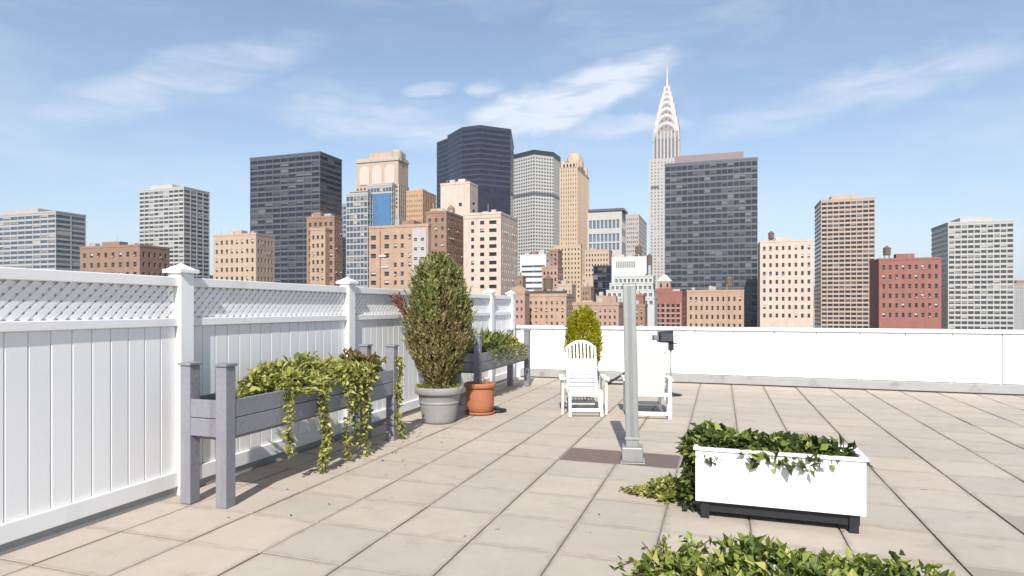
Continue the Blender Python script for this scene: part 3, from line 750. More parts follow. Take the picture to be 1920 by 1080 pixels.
for wpx, yb, yt in tiers:
    hw = wpx*sc_/2; zb, zt = b.fz(yb), b.fz(yt); pr = arch_prof(hw, zt-zb)
    m = MB(); n_ = len(pr)
    for ax in (0, 1):
        fr = [((cx+x, cy-hw, zb+z) if ax == 0 else (cx-hw, cy+x, zb+z)) for x, z in pr]
        bk = [((cx+x, cy+hw, zb+z) if ax == 0 else (cx+hw, cy+x, zb+z)) for x, z in pr]
        m.add(fr+bk, [tuple(range(n_)), tuple(range(2*n_-1, n_-1, -1))]+[(i, i+n_, i+1+n_, i+1) for i in range(n_-1)])
    t_o = m.build('crown_tier', M_CHROME, b.o)
    # duller recessed-looking sunburst field inside the bright rim of each arch
    im = MB(); ip = [(x*0.80, z*0.84) for x, z in pr]
    im.add([(cx+x, cy-hw-0.25, zb+z) for x, z in ip]+[(cx+x, cy-hw+0.1, zb+z) for x, z in ip], [tuple(range(n_))[::-1]]+[(i_, i_+1, i_+1+n_, i_+n_) for i_ in range(n_-1)])
    im.add([(cx+hw+0.25, cy+x, zb+z) for x, z in ip]+[(cx+hw-0.1, cy+x, zb+z) for x, z in ip], [tuple(range(n_))[::-1]]+[(i_, i_+1, i_+1+n_, i_+n_) for i_ in range(n_-1)])
    im.build('sunburst', M_STEELD, t_o)
    wm_ = MB()
    for k in range(5):
        t = R(30+30*k); rx, rz_ = hw*0.68*math.cos(t), (zt-zb)*0.72*math.sin(t)**0.85
        s_ = hw*0.07; s2 = (zt-zb)*0.07
        q = [(rx-s_, rz_-s2), (rx+s_, rz_-s2), (rx, rz_+s2*0.9)]
        wm_.add([(cx+x, cy-hw-0.32, zb+z) for x, z in q], [(0, 1, 2)])
        wm_.add([(cx+hw+0.32, cy+x, zb+z) for x, z in q], [(0, 1, 2)])
    wm_.build('triangular_windows', G_DARK, t_o)['kind'] = 'stuff'
m = MB(); zs = b.fz(150)
m.tube([(cx, cy, b.fz(160)), (cx, cy, zs), (cx, cy, b.fz(128)), (cx, cy, b.fz(93))], [3.6, 2.3, 1.1, 0.35], 12); m.build('spire', M_CHROME, b.o, smooth=True)
for sx in (-1, 1):
    m = MB(); m.tube([(cx+sx*wT/2, cy-wT/2, b.fz(262)), (cx+sx*(wT/2+2.0), cy-wT/2-2, b.fz(261))], [1.0, 0.4], 6); m.build('gargoyle', M_CHROME, b.o)

# --- dark tower at the right edge
b = Bld('office_tower', 'dark grey glass office tower at the right with a mauve rooftop box', 1247, 1420, None, 298, 380, depth=40)
b.curtain(0, b.w, 0, b.d, 0, b.h, glass('charcoal tower glass', (0.030, 0.034, 0.045), 0.14, var=0.5), surf('grey spandrel', (0.10, 0.105, 0.12), 0.45, 0.12, 0.3), 3.9, 0.30, 16, 0.3, zfirst=b.fz(600), p1=0.16, p2=0.3)
b.part('rooftop_box', surf('mauve cladding', (0.22, 0.165, 0.16), 0.7, 0.1, 0.3), (b.fx(1263), b.fx(1395), 8, 32, b.h+1.21, b.fz(276)))

# --- white louvred block and the pale stepped building under it
b = Bld('office_block', 'white rooftop block with dark louvres above the pale stepped building', 1147, 1212, 1216, 482, 285)
b.block(0, b.w, 0, b.d, 0, b.h, M_WHITEC, None, None, lip=0.4)
lm = MB(); lm.box(-0.28, 0.28, -0.1, -0.004, b.fz(501), b.fz(489)); lme = lm.mesh('louvre', M_FRAME)
for k in range(11): link('louvre', lme, b.o, (b.fx(1156+3.4*k), 0, 0))
b = Bld('stepped_building', 'pale green white building stepping down in terraces behind the grey post', 1135, 1222, 1227, 517, 255)
M_PGW = surf('pale green white cladding', (0.42, 0.44, 0.42), 0.7, 0.08, 0.2, stain=0.2, sscale=0.2, streak=True)
W = b.w
for k, (xa, xb, yt, fy) in enumerate([(1146, 1222, 517, 6), (1140, 1222, 531, 4), (1135, 1225, 545, 2), (1135, 1227, 560, 0)]):
    x0_, x1_ = b.fx(xa), b.fx(xb); zt = b.fz(yt)
    b.block(x0_, x1_, fy, 14+k*0.01, 0, zt, M_PGW, (strips(9, 0.3, x1_-x0_-0.3, 0.62), [(zt-2.5, zt-0.9)], {(3, 0)} if k % 2 else set()), None, name='terrace_wall', lip=0.5, style=4, wmats=(G_GREY, M_FRAMEW))

wt = thing('water_tower', 'small dark wooden roof tank right of the white louvred block', 'water tower', at(1218, 518, 275)+Vector((0, 0, 0)), RZ)
sc_ = 275/F; wt.location.z = GZ
zb_, zt_ = EYE-(497-HY)*sc_-GZ, EYE-(480-HY)*sc_-GZ
for k in range(4):
    m = MB(); ax, ay = 0.8*(1 if k % 2 else -1), 0.8*(1 if k//2 else -1); m.tube([(ax, ay, EYE-(520-HY)*sc_-GZ), (ax, ay, zb_)], 0.12, 6); m.build('leg', M_FRAMED, wt)
m = MB(); m.lathe([(1.15, zb_), (1.2, zt_)], 18, capt=True); m.build('tank', surf('tank staves', (0.10, 0.075, 0.055), 0.9, 0.25, 2), wt)
m = MB(); m.lathe([(1.3, zt_+0.01), (0.08, zt_+1.2)], 18, capt=True); m.build('tank_roof', M_ROOF, wt)
m = MB(); m.box(-1.6, 1.6, -1.6, 1.6, 0, EYE-(520-HY)*sc_-GZ-0.002); m.build('stair_tower', M_PALEC, wt)
# --- red brick house with cupola
b = Bld('brick_house', 'red brick house with rows of small windows and a pale roofed cupola', 1206, 1279, 1289, 549, 330)
rws = b.rows([573, 582.5, 592, 601.5, 611], 5.6)
b.block(0, b.w, 0, b.d, 0, b.h, M_REDBR, (b.cols([(1214+9.6*k, 5.2) for k in range(7)]), rws, set()), (strips(2, 0.5, b.d-0.5, 0.4), rws, set()), wmats=(G_DARK, M_FRAMED), lip=1.0, style=1)
for y in (577.6, 587.2, 596.7, 606.3): b.part('string_course', M_LIME, (0.3, b.w-0.3, -0.12, -0.004, b.fz(y+0.7), b.fz(y-0.7)))
for px in (1219, 1247.5, 1276): b.part('pilaster', M_PINKBR, (b.fx(px-0.9), b.fx(px+0.9), -0.2, -0.13, b.fz(620), b.fz(568)))
b.part('gable', M_REDBR, (b.fx(1224), b.fx(1266), 0.9, 6.5, b.h+0.01, b.fz(545.5)), (b.fx(1230), b.fx(1260), 1, 6, b.fz(545.5)+0.01, b.fz(540)))
for px in (1239, 1251): b.part('cupola_window', G_DARK, (b.fx(px-1.6), b.fx(px+1.6), 1.15, 1.29, b.fz(538), b.fz(531)))
cxx = (b.fx(1233)+b.fx(1257))/2; hw = (b.fx(1257)-b.fx(1233))/2
m = MB(); m.box(cxx-hw, cxx+hw, 1.3, 1.3+2*hw, b.fz(540)+0.01, b.fz(527)); cu = m.build('cupola', M_PINKBR, b.o)
m = MB(); m.add([(cxx-hw*1.25, 1.0, b.fz(527)), (cxx+hw*1.25, 1.0, b.fz(527)), (cxx+hw*1.25, 1.6+2*hw, b.fz(527)), (cxx-hw*1.25, 1.6+2*hw, b.fz(527)), (cxx-hw*0.3, 1.3+hw*0.7, b.fz(514)), (cxx+hw*0.3, 1.3+hw*0.7, b.fz(514)), (cxx+hw*0.3, 1.3+hw*1.3, b.fz(514)), (cxx-hw*0.3, 1.3+hw*1.3, b.fz(514))],
                [(0,1,5,4), (1,2,6,5), (2,3,7,6), (3,0,4,7), (4,5,6,7), (3,2,1,0)]); m.build('cupola_roof', M_PALEC, cu)
# --- tan block at the right edge
b = Bld('apartment_house', 'low tan brick building at the right above the white parapet', 1288, 1395, None, 547, 260, depth=18)
rws = simple_rows(b.fz(620), b.fz(552), 4, 0.5)
b.block(0, b.w, 0, b.d, 0, b.h, M_ORBR, (strips(10, 0.5, b.w-0.5, 0.4), rws, set()), None)
# --- modern white building and brown one at the foot of the grey slab
b = Bld('office_block', 'small white modern block with ribbon windows below the broad grey tower', 975, 1024, 1041, 478, 330)
b.block(0, b.w, 0, b.d, 0, b.h, M_WHITEC, ([(0.8, b.w-0.8)], b.rows([489, 499, 509, 519, 530, 541], 4.2), {(0, 5)}), (strips(3, 0.6, b.d-0.6, 0.5), b.rows([489, 499, 509], 4.2), set()), wmats=(G_TEAL, M_FRAMEW), style=4, lip=0.4)
for k in range(3): b.part('roof_house', (M_GREYC, M_BRBR, M_PALEC)[k], (2+4.2*k, 4.5+4.2*k, 2, 6, b.h+0.01, b.h+1.6+0.7*k))
b = Bld('apartment_house', 'brown stepped brick building at the foot of the golden tower', 1016, 1046, 1056, 502, 300)
rws = simple_rows(b.fz(590), b.fz(506), 7, 0.5)
b.block(0, b.w, 0, b.d, 0, b.h, M_PINKBR, (strips(4, 0.4, b.w-0.4, 0.5), rws, set()), (strips(3, 0.4, b.d-0.4, 0.5), rws, set()))
b.block(b.w*0.35, b.w*0.95, 2, b.d-1, b.h, b.fz(470), M_BRBR, (strips(2, 0.4, b.w*0.6-0.4, 0.5), simple_rows(b.h+1, b.fz(473), 3, 0.5), set()), None, name='upper_wall')
# --- tan row and the navy cube right of the golden tower
b = Bld('apartment_house', 'low tan terrace building between the golden tower and the navy cube', 1096, 1142, 1148, 470, 430)
b.block(0, b.w, 0, b.d, 0, b.h, M_TAN, (strips(8, 0.5, b.w-0.5, 0.42), simple_rows(b.fz(520), b.fz(473), 5, 0.5), set()), None, style=0)
b = Bld('glass_cube', 'small dark navy glass block in the gap right of the golden tower', 1113, 1146, 1149, 499, 340)
b.curtain(0, b.w, 0, b.d, 0, b.h, G_NAVY, M_NAVYB, 4.0, 0.12, 4, 0.2, zfirst=b.fz(620), top=0.5)
# --- near low roofs
b = Bld('apartment_house', 'low tan brown brick building with planted roof edge behind the end of the fence', 988, 1062, 1077, 556, 185)
rws = b.rows([568, 581, 594, 607], 6)
b.block(0, b.w, 0, b.d, 0, b.h, M_ORBR, (strips(7, 0.4, b.w-0.4, 0.36), rws, {(2, 0), (5, 1)}), (strips(3, 0.4, b.d-0.4, 0.4), rws, set()))
b.part('roof_edge', surf('dark green edge', (0.06, 0.06, 0.04), 0.9), (0.2, b.w-0.2, 0.5, 1.2, b.h+0.91, b.h+1.7))
b.part('roof_house', M_BRBR, (1, 4, 4, 8, b.h+0.003, b.h+2.4))
b = Bld('apartment_house', 'light orange gabled brick building just past the last fence post', 955, 984, 993, 551, 178)
rws = b.rows([566, 580, 594], 6)
b.block(0, b.w, 0, b.d, 0, b.h, M_PINKBR, (strips(3, 0.3, b.w-0.3, 0.4), rws, set()), None)
m = MB(); m.add([(0, 0, b.h+0.91), (b.w, 0, b.h+0.91), (b.w/2, 0, b.h+2.4), (0, b.d, b.h+0.91), (b.w, b.d, b.h+0.91), (b.w/2, b.d, b.h+2.4)], [(0,1,2), (5,4,3), (0,2,5,3), (1,4,5,2)]); m.build('gable', M_ORBR, b.o)
b = Bld('apartment_house', 'low pink brick building behind the yellow green shrub', 1074, 1160, 1172, 573, 160)
rws = b.rows([583, 595, 607], 6)
b.block(0, b.w, 0, b.d, 0, b.h, M_PINKBR, (strips(9, 0.4, b.w-0.4, 0.38), rws, {(4, 1)}), None)
b.part('chimney', M_REDBR, (b.fx(1136), b.fx(1143), 1, 2.2, b.h+0.003, b.fz(560)))
b.part('stair_house', M_TAN, (b.fx(1088), b.fx(1108), 2, 6, b.h+0.003, b.fz(563)))
b = Bld('apartment_house', 'low rust brick building between grey post and red brick house', 1170, 1209, 1214, 575, 210)
rws = b.rows([585, 597, 609], 6)
b.block(0, b.w, 0, b.d, 0, b.h, M_BRBR, (strips(4, 0.4, b.w-0.4, 0.4), rws, set()), None)
b.part('roof_house', M_REDBR, (0.5, 3, 1, 4, b.h+0.003, b.h+2.2))

for (lab, xl, xc, xr, yt, Y, mt, nc, ys, hp) in (
        ('small tan brick block behind the planted roof edge', 1046, 1072, 1080, 536, 260, M_TAN, 4, [546, 556, 566], 5),
        ('narrow brown brick block left of the small navy glass block', 1090, 1108, 1114, 541, 250, M_BRBR, 3, [550, 561, 572], 5),
        ('little grey brown block in front of the navy glass block', 1118, 1138, 1144, 559, 230, M_ORBR, 3, [567, 578], 5),
        ('small rust brick block peeping out right of the grey post', 1188, 1206, 1210, 556, 240, M_REDBR, 3, [565, 576], 5),
        ('dark brown block in the gap beside the cream apartment house', 966, 980, 986, 520, 290, M_BRBR, 2, [530, 541, 552], 5)):
    b = Bld('apartment_house', lab, xl, xc, xr, yt, Y)
    b.block(0, b.w, 0, b.d, 0, b.h, mt, (strips(nc, 0.3, b.w-0.3, 0.42), b.rows(ys, hp), set()), None)
    b.part('stair_house', M_GREYC, (b.w*0.2, b.w*0.55, 1.2, 3.4, b.h-0.04, b.h+2.4))
# --- the skyline carries on to both sides of the photograph
def filler(label, xl, xc, xr, ytop, Y, mat, ncol, nrow, depth=None, tower=None):
    b = Bld('office_tower' if tower else 'apartment_house', label, xl, xc, xr, ytop, Y, depth)
    if tower:
        b.curtain(0, b.w, 0, b.d, 0, b.h, tower, mat, 3.9, 0.42, ncol, 0.6, zfirst=b.fz(620))
        b.part('roof_house', mat, (b.w*0.2, b.w*0.7, 2, b.d*0.6, b.h+1.21, b.h+4.5))
    else:
        rws = simple_rows(b.fz(600), b.h-1, nrow, 0.48)
        b.block(0, b.w, 0, b.d, 0, b.h, mat, (strips(ncol, 0.6, b.w-0.6, 0.42), rws, set()), (strips(5, 0.6, b.d-0.6, 0.42), rws, set()) if xr else None)
        b.part('roof_house', mat, (b.w*0.3, b.w*0.6, 2, 6, b.h+0.003, b.h+2.8))
filler('tan brick apartment house left of the charcoal tower', 400, 480, 515, 440, 300, M_TAN, 8, 9)
filler('pale grey gridded tower far left of the charcoal tower', 262, 345, 392, 352, 560, M_PALEC, 9, 0, tower=G_GREY)
filler('brown brick apartment house above the far left fence', 150, 262, 318, 462, 260, M_BRBR, 8, 7)
filler('blue glass tower at the far left end of the skyline', -20, 105, 160, 398, 480, M_GREYC, 9, 0, tower=G_TEAL)
filler('cream brick apartment house right of the dark grey tower', 1425, 1525, None, 452, 330, M_CREAMB, 8, 9, depth=22)
filler('bronze glass tower right of the cream apartment house', 1540, 1640, None, 372, 540, M_TAN, 9, 0, depth=40, tower=G_NAVY)
filler('red brick apartment house above the right parapet', 1648, 1765, None, 486, 260, M_REDBR, 9, 6, depth=18)
filler('pale concrete tower at the far right end of the skyline', 1778, 1900, None, 415, 470, M_PALEC, 10, 0, depth=40, tower=G_GREY)
# far roofs that read as one mass down to the horizon
rnd = random.Random(3); dm = MB()
for k in range(1500):
    a = rnd.uniform(-0.95, 0.95); Y = rnd.uniform(780, 2400); 
    if Y < 900: Y += 100
    x = a*Y; sx = rnd.uniform(8, 26); sy = rnd.uniform(8, 22); h = rnd.uniform(24, 62) + (rnd.random() < 0.22)*rnd.uniform(10, 60)
    dm.box(x-sx, x+sx, Y-sy, Y+sy, GZ, GZ+h, rnd.randrange(5))
def far_facade(name, wall, win):
    m = brick(name, win, tuple(x*1.4 for x in win), wall, 1.0, 0.7, 0.2)
    bt = [n for n in m.node_tree.nodes if n.type == 'TEX_BRICK'][0]
    bt.offset = 0.0; bt.inputs['Brick Width'].default_value = 3.2; bt.inputs['Row Height'].default_value = 3.4; bt.inputs['Mortar Size'].default_value = 0.75
    return m
dc = dm.build('distant_city', [far_facade('far tan', (0.42, 0.32, 0.24), (0.08, 0.075, 0.07)), far_facade('far brown', (0.27, 0.17, 0.12), (0.06, 0.055, 0.05)), far_facade('far grey', (0.36, 0.35, 0.33), (0.07, 0.08, 0.09)), far_facade('far pale', (0.48, 0.47, 0.45), (0.10, 0.11, 0.12)), far_facade('far pink', (0.38, 0.24, 0.18), (0.07, 0.065, 0.06))]); dc['kind'] = 'stuff'
dc['label'] = 'far low roofs of the city closing the gaps along the horizon'; dc['category'] = 'city'

# ------------------------------------------------------------------ white vinyl fence
fence = thing('fence', 'white vinyl fence with lattice top and capped posts along the left side', 'fence', uv(0, V_F, 0), RZ)
posts = [-0.87, 1.68, 4.23, 6.78, 9.33, 11.88, 13.22]
PW = 0.145
pm_ = MB(); pm_.box(-PW, 0, -PW/2, PW/2, -0.05, 1.90); pme = pm_.mesh('post', M_VINYL)
cm_ = MB(); a = PW/2+0.03
cm_.box(-PW/2-a, -PW/2+a, -a, a, 1.90, 1.935)
cm_.add([(-PW/2-a*0.85, -a*0.85, 1.935), (-PW/2+a*0.85, -a*0.85, 1.935), (-PW/2+a*0.85, a*0.85, 1.935), (-PW/2-a*0.85, a*0.85, 1.935), (-PW/2, 0, 1.99)], [(0,1,4), (1,2,4), (2,3,4), (3,0,4)])
cme = cm_.mesh('post_cap', M_VINYL)
for p in posts:
    po = link('post', pme, fence, (0, p, 0), bevel=0.006); link('post_cap', cme, po, bevel=0.004)
xm = -PW/2
BD = {}
for i in range(len(posts)-1):
    a, c = posts[i]+PW/2, posts[i+1]-PW/2
    r1 = MB(); r1.box(xm-0.045, xm+0.045, a, c, 1.785, 1.865); r1.build('top_rail', M_VINYL, fence, bevel=0.006)
    r1 = MB(); r1.box(xm-0.045, xm+0.045, a, c, 1.44, 1.51); r1.build('middle_rail', M_VINYL, fence, bevel=0.006)
    r1 = MB(); r1.box(xm-0.045, xm+0.045, a, c, 0.06, 0.19); r1.build('bottom_rail', M_VINYL, fence, bevel=0.006)
    r1 = MB(); r1.box(xm-0.03, xm+0.03, a, c, -0.05, 0.058); r1.build('gap_shade_strip', M_FLASH, fence)  # added dark strip standing in for the shaded gap under the rail
    n = max(1, round((c-a)/0.152)); wv = (c-a)/n
    key = round(wv, 4)
    if key not in BD:
        mm = MB(); mm.box(xm-0.016, xm+0.016, -wv/2+0.0035, wv/2-0.0035, 0.19, 1.44); BD[key] = mm.mesh('board', M_VINYL)
    for k in range(n): link('board', BD[key], fence, (random.uniform(-0.001, 0.001), a+(k+0.5)*wv, 0), bevel=0.004, seg=1)
    # tongue-and-groove web behind the board joints, so no light leaks through
    mm = MB(); mm.box(xm-0.010, xm+0.006, a, c, 0.19, 1.44); mm.build('groove_web', M_VINYL, fence)
    # lattice: two layers of diagonal strips
    la = MB(); z0, z1 = 1.51, 1.785; hgt = z1-z0; st = 0.085; wd = 0.052
    for lay, sgn in ((0.003, 1), (-0.003, -1)):
        t = a-hgt
        while t < c:
            # strip from (t, z0) to (t+hgt, z1), clipped to the bay
            y0, y1 = t, t+hgt; za, zb = (z0, z1) if sgn > 0 else (z1, z0)
            f0 = max(0, (a-y0)/hgt); f1 = min(1, (c-y0)/hgt)
            if f1-f0 > 0.02:
                p = Vector((xm+lay, y0+hgt*f0, za+(zb-za)*f0)); q = Vector((xm+lay, y0+hgt*f1, za+(zb-za)*f1))
                la.bar(p, q, 0.005, wd*0.8, (1, 0, 0))
            t += st
    lo = la.build('lattice', M_VINYL, fence); lo['kind'] = 'stuff'
    # boards of the same white vinyl on the outer side of the lattice
    mm = MB(); mm.box(xm-0.018, xm-0.0095, a, c, 1.51, 1.785); mm.build('backing_panel', M_VINYL, fence)

# ------------------------------------------------------------------ white parapet at the far end
par = thing('parapet_wall', 'white panelled parapet wall closing the far end of the terrace', 'wall', uv(U_P, V_F, 0), RZ)
PL = 8.0-V_F; PH = 1.17
mb = MB(); mb.box(-0.18, PL, 0.03, 0.30, -0.05, PH-0.05); mb.build('core', M_WALLW, par)
n = 16; pw_ = PL/n
pnl = MB(); pnl.box(0.009, pw_-0.009, 0.0, 0.028, 0.20, PH-0.052); pme = pnl.mesh('panel', M_WALLW)
for k in range(n): link('panel', pme, par, (k*pw_, 0, 0), bevel=0.004)
mb = MB(); mb.box(-0.2, PL, -0.04, 0.34, PH-0.048, PH+0.02); mb.build('coping', M_VINYL, par, bevel=0.01)
mb = MB(); mb.box(-0.0, PL, -0.03, 0.026, 0.02, 0.19); mb.build('flashing', M_FLASH, par, bevel=0.01)
mb = MB(); mb.box(-0.0, PL, -0.015, 0.02, -0.04, 0.018); mb.build('base_gap', M_BLACK, par)

# ------------------------------------------------------------------ foliage builders
def leaf(m, p, d, nrm, ln, wd, curl=0.15):
    d = d.normalized(); s = d.cross(nrm)
    if s.length < 1e-4: s = d.orthogonal()
    s.normalize(); nn = s.cross(d)
    a = p; t = p+d*ln-nn*ln*curl; mid = p+d*ln*0.5
    m.add([a, mid+s*wd/2+nn*wd*0.18, t, mid-s*wd/2+nn*wd*0.18], [(0, 1, 2), (0, 2, 3)])
def rv(rng=random):
    while True:
        v = Vector((rng.uniform(-1, 1), rng.uniform(-1, 1), rng.uniform(-1, 1)))
        if 0.05 < v.length < 1: return v.normalized()
def mound(m, c, rx, ry, rz, n, ln, wd, up=0.5, lump=0.35, seed=0):
    """leafy heap: leaves spread through an uneven half-ellipsoid with lumps and gaps"""
    for _ in range(n):
        d = rv(); d.z = abs(d.z)*0.95-0.12
        k = 0.55+0.45*random.random()**0.5
        lp = 1+lump*mnoise.noise(Vector((d.x*2.2+seed, d.y*2.2+seed*0.3, d.z*2.2)))*1.6
        p = Vector(c)+Vector((d.x*rx, d.y*ry, d.z*rz))*k*lp
        dr = (d+rv()*0.9+Vector((0, 0, up))).normalized()
        leaf(m, p, dr, (d+Vector((0, 0, 0.8))+rv()*0.6), ln*random.uniform(0.4, 1.45), wd*random.uniform(0.55, 1.4), random.uniform(-0.1, 0.5))
def vine(stem, m, pts, n, ln, wd, r=0.004):
    pts = [Vector(p) for p in pts]; stem.tube(pts, r, 5)
    tot = len(pts)-1
    for k in range(n):
        t = random.random()*tot; i = min(int(t), tot-1); p = pts[i].lerp(pts[i+1], t-i)
        d = rv(); d.z = d.z*0.6-0.1
        leaf(m, p+rv()*0.02, d, Vector((0, 0, 1))+rv()*0.8, ln*random.uniform(0.6, 1.2), wd*random.uniform(0.7, 1.2), 0.25)
L_OLIVE = leafmat('olive evergreen needles', [(0.0, (0.05, 0.055, 0.02)), (0.2, (0.14, 0.135, 0.045)), (0.5, (0.26, 0.24, 0.085)), (0.75, (0.38, 0.33, 0.15)), (0.88, (0.30, 0.17, 0.09)), (1.0, (0.18, 0.10, 0.05))], 0.2)
L_OLIVE2 = leafmat('fresh olive needles', [(0.0, (0.05, 0.07, 0.02)), (0.3, (0.17, 0.20, 0.055)), (0.7, (0.31, 0.33, 0.11)), (1.0, (0.40, 0.38, 0.16))], 0.25)
L_YEL = leafmat('yellow green needles', [(0.0, (0.12, 0.15, 0.010)), (0.35, (0.34, 0.35, 0.015)), (0.8, (0.50, 0.46, 0.02)), (1.0, (0.42, 0.26, 0.02))], 0.35)
L_VINE = leafmat('yellow green vine leaves', [(0.0, (0.09, 0.115, 0.025)), (0.35, (0.24, 0.26, 0.055)), (0.75, (0.42, 0.41, 0.11)), (1.0, (0.55, 0.52, 0.22))], 0.35)
L_BROWNG = leafmat('browned green leaves', [(0.0, (0.05, 0.05, 0.015)), (0.4, (0.13, 0.13, 0.035)), (0.75, (0.22, 0.17, 0.05)), (1.0, (0.25, 0.11, 0.05))], 0.3)
L_SOFT = leafmat('soft pale green leaves', [(0.0, (0.06, 0.085, 0.025)), (0.4, (0.15, 0.19, 0.05)), (0.8, (0.28, 0.31, 0.09)), (1.0, (0.40, 0.38, 0.13))], 0.35)
L_GREEN = leafmat('fresh green leaves', [(0.0, (0.03, 0.05, 0.012)), (0.3, (0.10, 0.145, 0.025)), (0.65, (0.22, 0.27, 0.05)), (0.9, (0.36, 0.39, 0.10)), (1.0, (0.48, 0.44, 0.14))], 0.35)
L_IVY = leafmat('dark ivy leaves', [(0.0, (0.015, 0.028, 0.008)), (0.4, (0.05, 0.075, 0.015)), (0.75, (0.16, 0.21, 0.04)), (1.0, (0.36, 0.38, 0.11))], 0.3)
L_DEAD = leafmat('dead brown leaves', [(0.0, (0.13, 0.055, 0.035)), (0.6, (0.26, 0.115, 0.075)), (1.0, (0.33, 0.19, 0.13))], 0.2)

# ------------------------------------------------------------------ raised grey planters
def planter(label, u0, u1, v0=-3.72, wd=0.47):
    t = thing('raised_planter', label, 'planter', uv(u0, v0-wd, 0), RZ, 'raised grey trough planters along the fence')
    L = u1-u0; P = 0.105; H = 1.13; ZB, ZT = 0.56, 0.86
    pm = MB(); pm.box(-P/2, P/2, -P/2, P/2, 0.001, H); pme = pm.mesh('leg', M_GREYW)
    cpm = MB(); cpm.box(-P/2-0.012, P/2+0.012, -P/2-0.012, P/2+0.012, H, H+0.022); cpe = cpm.mesh('leg_cap', M_GREYW)
    for x in (P/2, wd-P/2):
        for y in (P/2, L-P/2):
            lg = link('leg', pme, t, (x, y, 0), bevel=0.006); link('leg_cap', cpe, lg, bevel=0.004)
    bh = (ZT-ZB)/2
    for k in range(2):
        za, zb = ZB+k*bh+0.003, ZB+(k+1)*bh-0.003
        for x in (0.022, wd-0.022):
            m = MB(); m.box(x-0.018, x+0.018, P+0.001, L-P-0.001, za, zb); m.build('side_board', M_GREYW, t, bevel=0.004)
        for y in (0.022, L-0.022):
            m = MB(); m.box(P+0.001, wd-P-0.001, y-0.018, y+0.018, za, zb); m.build('end_board', M_GREYW, t, bevel=0.004)
    m = MB(); m.box(0.042, wd-0.042, 0.042+0.0, L-0.042, ZB+0.005, ZT-0.05); m.build('soil', M_SOIL, t)
    m = MB(); m.box(0.05, wd-0.05, 0.06, L-0.06, ZB-0.03, ZB+0.004); m.build('floor_board', M_GREYW, t)
    return t
planter('grey timber trough planter on legs with trailing vines at the left', 3.95, 6.72, -3.72)
planter('grey timber trough planter on legs beyond the terracotta pot', 9.36, 12.18, -3.70)

def plant(name, label, loc, mats, fn, cat='plant', group=None, rz=RZ):
    o = thing(name, label, cat, loc, rz, group)
    fol = MB(); stem = MB(); fn(fol, stem)
    if stem.v: stem.build('stem', M_BARK, o, smooth=True)['kind'] = 'stuff'
    fol.build('foliage', mats, o)
    return o
# left trough
def f_left(fol, stem):
    mound(fol, (0, -0.55, 0.0), 0.30, 0.75, 0.26, 2300, 0.075, 0.038, 0.35, seed=1)
    mound(fol, (0.16, 0.10, -0.02), 0.20, 0.34, 0.20, 700, 0.07, 0.036, 0.1, seed=2)
    for (y, reach, x1) in ((-1.08, 0.62, 0.30), (-0.62, 0.84, 0.34), (-0.55, 0.80, 0.30), (-0.20, 0.82, 0.33), (0.00, 0.70, 0.30), (0.10, 0.83, 0.36), (0.22, 0.45, 0.3)):
        pts = [(0.16, y, 0.04), (0.26, y+0.01, 0.08)]
        for k in range(9): pts.append((x1+0.015*math.sin(k*1.3+y*9), y+0.03*math.sin(k*0.9+y*5), 0.03-reach*(k/8.0)**1.0))
        vine(stem, fol, pts, int(230*reach), 0.062, 0.038)
plant('trailing_vine', 'yellow green vine spilling over the left grey trough to the floor', uv(5.75, -3.98, 0.83), L_VINE, f_left)
def f_left2(fol, stem):
    mound(fol, (0, 0, 0.0), 0.20, 0.30, 0.22, 1100, 0.06, 0.026, 0.5, seed=5)
plant('leafy_plant', 'browned bushy plant at the near end of the left grey trough', uv(6.30, -4.0, 0.88), L_BROWNG, f_left2)
def f_left3(fol, stem):
    for (y, x, reach) in ((0.0, 0.0, 0.95), (0.05, 0.03, 0.98)):
        pts = [(-0.16, y, 0.06), (-0.06, y, 0.12), (0.05, y, 0.08)]
        for k in range(9): pts.append((0.07+0.02*math.sin(k*1.1), y+0.03*math.sin(k*1.7+y*30), 0.04-reach*k/8.0*0.92))
        vine(stem, fol, pts, 190, 0.055, 0.034)
plant('trailing_vine', 'single vine strand hanging down the end leg of the left trough', uv(6.66, -3.76, 0.90), L_VINE, f_left3)
# far trough
def f_far(fol, stem):
    mound(fol, (0, 0, 0), 0.24, 0.62, 0.34, 2200, 0.075, 0.022, 0.6, seed=8)
    for k in range(120):
        d = rv(); d.z = abs(d.z)+0.7; p = Vector((random.uniform(-0.2, 0.2), random.uniform(-0.6, 0.6), 0.1))
        leaf(fol, p, d, rv(), random.uniform(0.2, 0.36), 0.014, 0.3)
    for y in (-0.4, 0.0, 0.3, 0.5):
        pts = [(0.1, y, 0.05), (0.24, y, 0.08)]+[(0.30+0.01*math.sin(k), y+0.02*math.sin(k*1.2), 0.02-0.05*k) for k in range(5)]
        vine(stem, fol, pts, 60, 0.055, 0.026)
plant('leafy_plant', 'soft pale green plant filling the near half of the far trough', uv(10.25, -3.93, 0.83), L_SOFT, f_far)
def f_far2(fol, stem):
    mound(fol, (0, 0, 0), 0.23, 0.55, 0.25, 1500, 0.07, 0.024, 0.5, seed=11)
    for y in (-0.3, 0.1, 0.3):
        pts = [(0.1, y, 0.05), (0.24, y, 0.07)]+[(0.29+0.01*math.sin(k), y+0.02*math.sin(k*1.2), 0.02-0.05*k) for k in range(5)]
        vine(stem, fol, pts, 60, 0.055, 0.026)
plant('leafy_plant', 'yellowish plant in the far half of the far trough by the parapet', uv(11.40, -3.93, 0.82), L_VINE, f_far2)

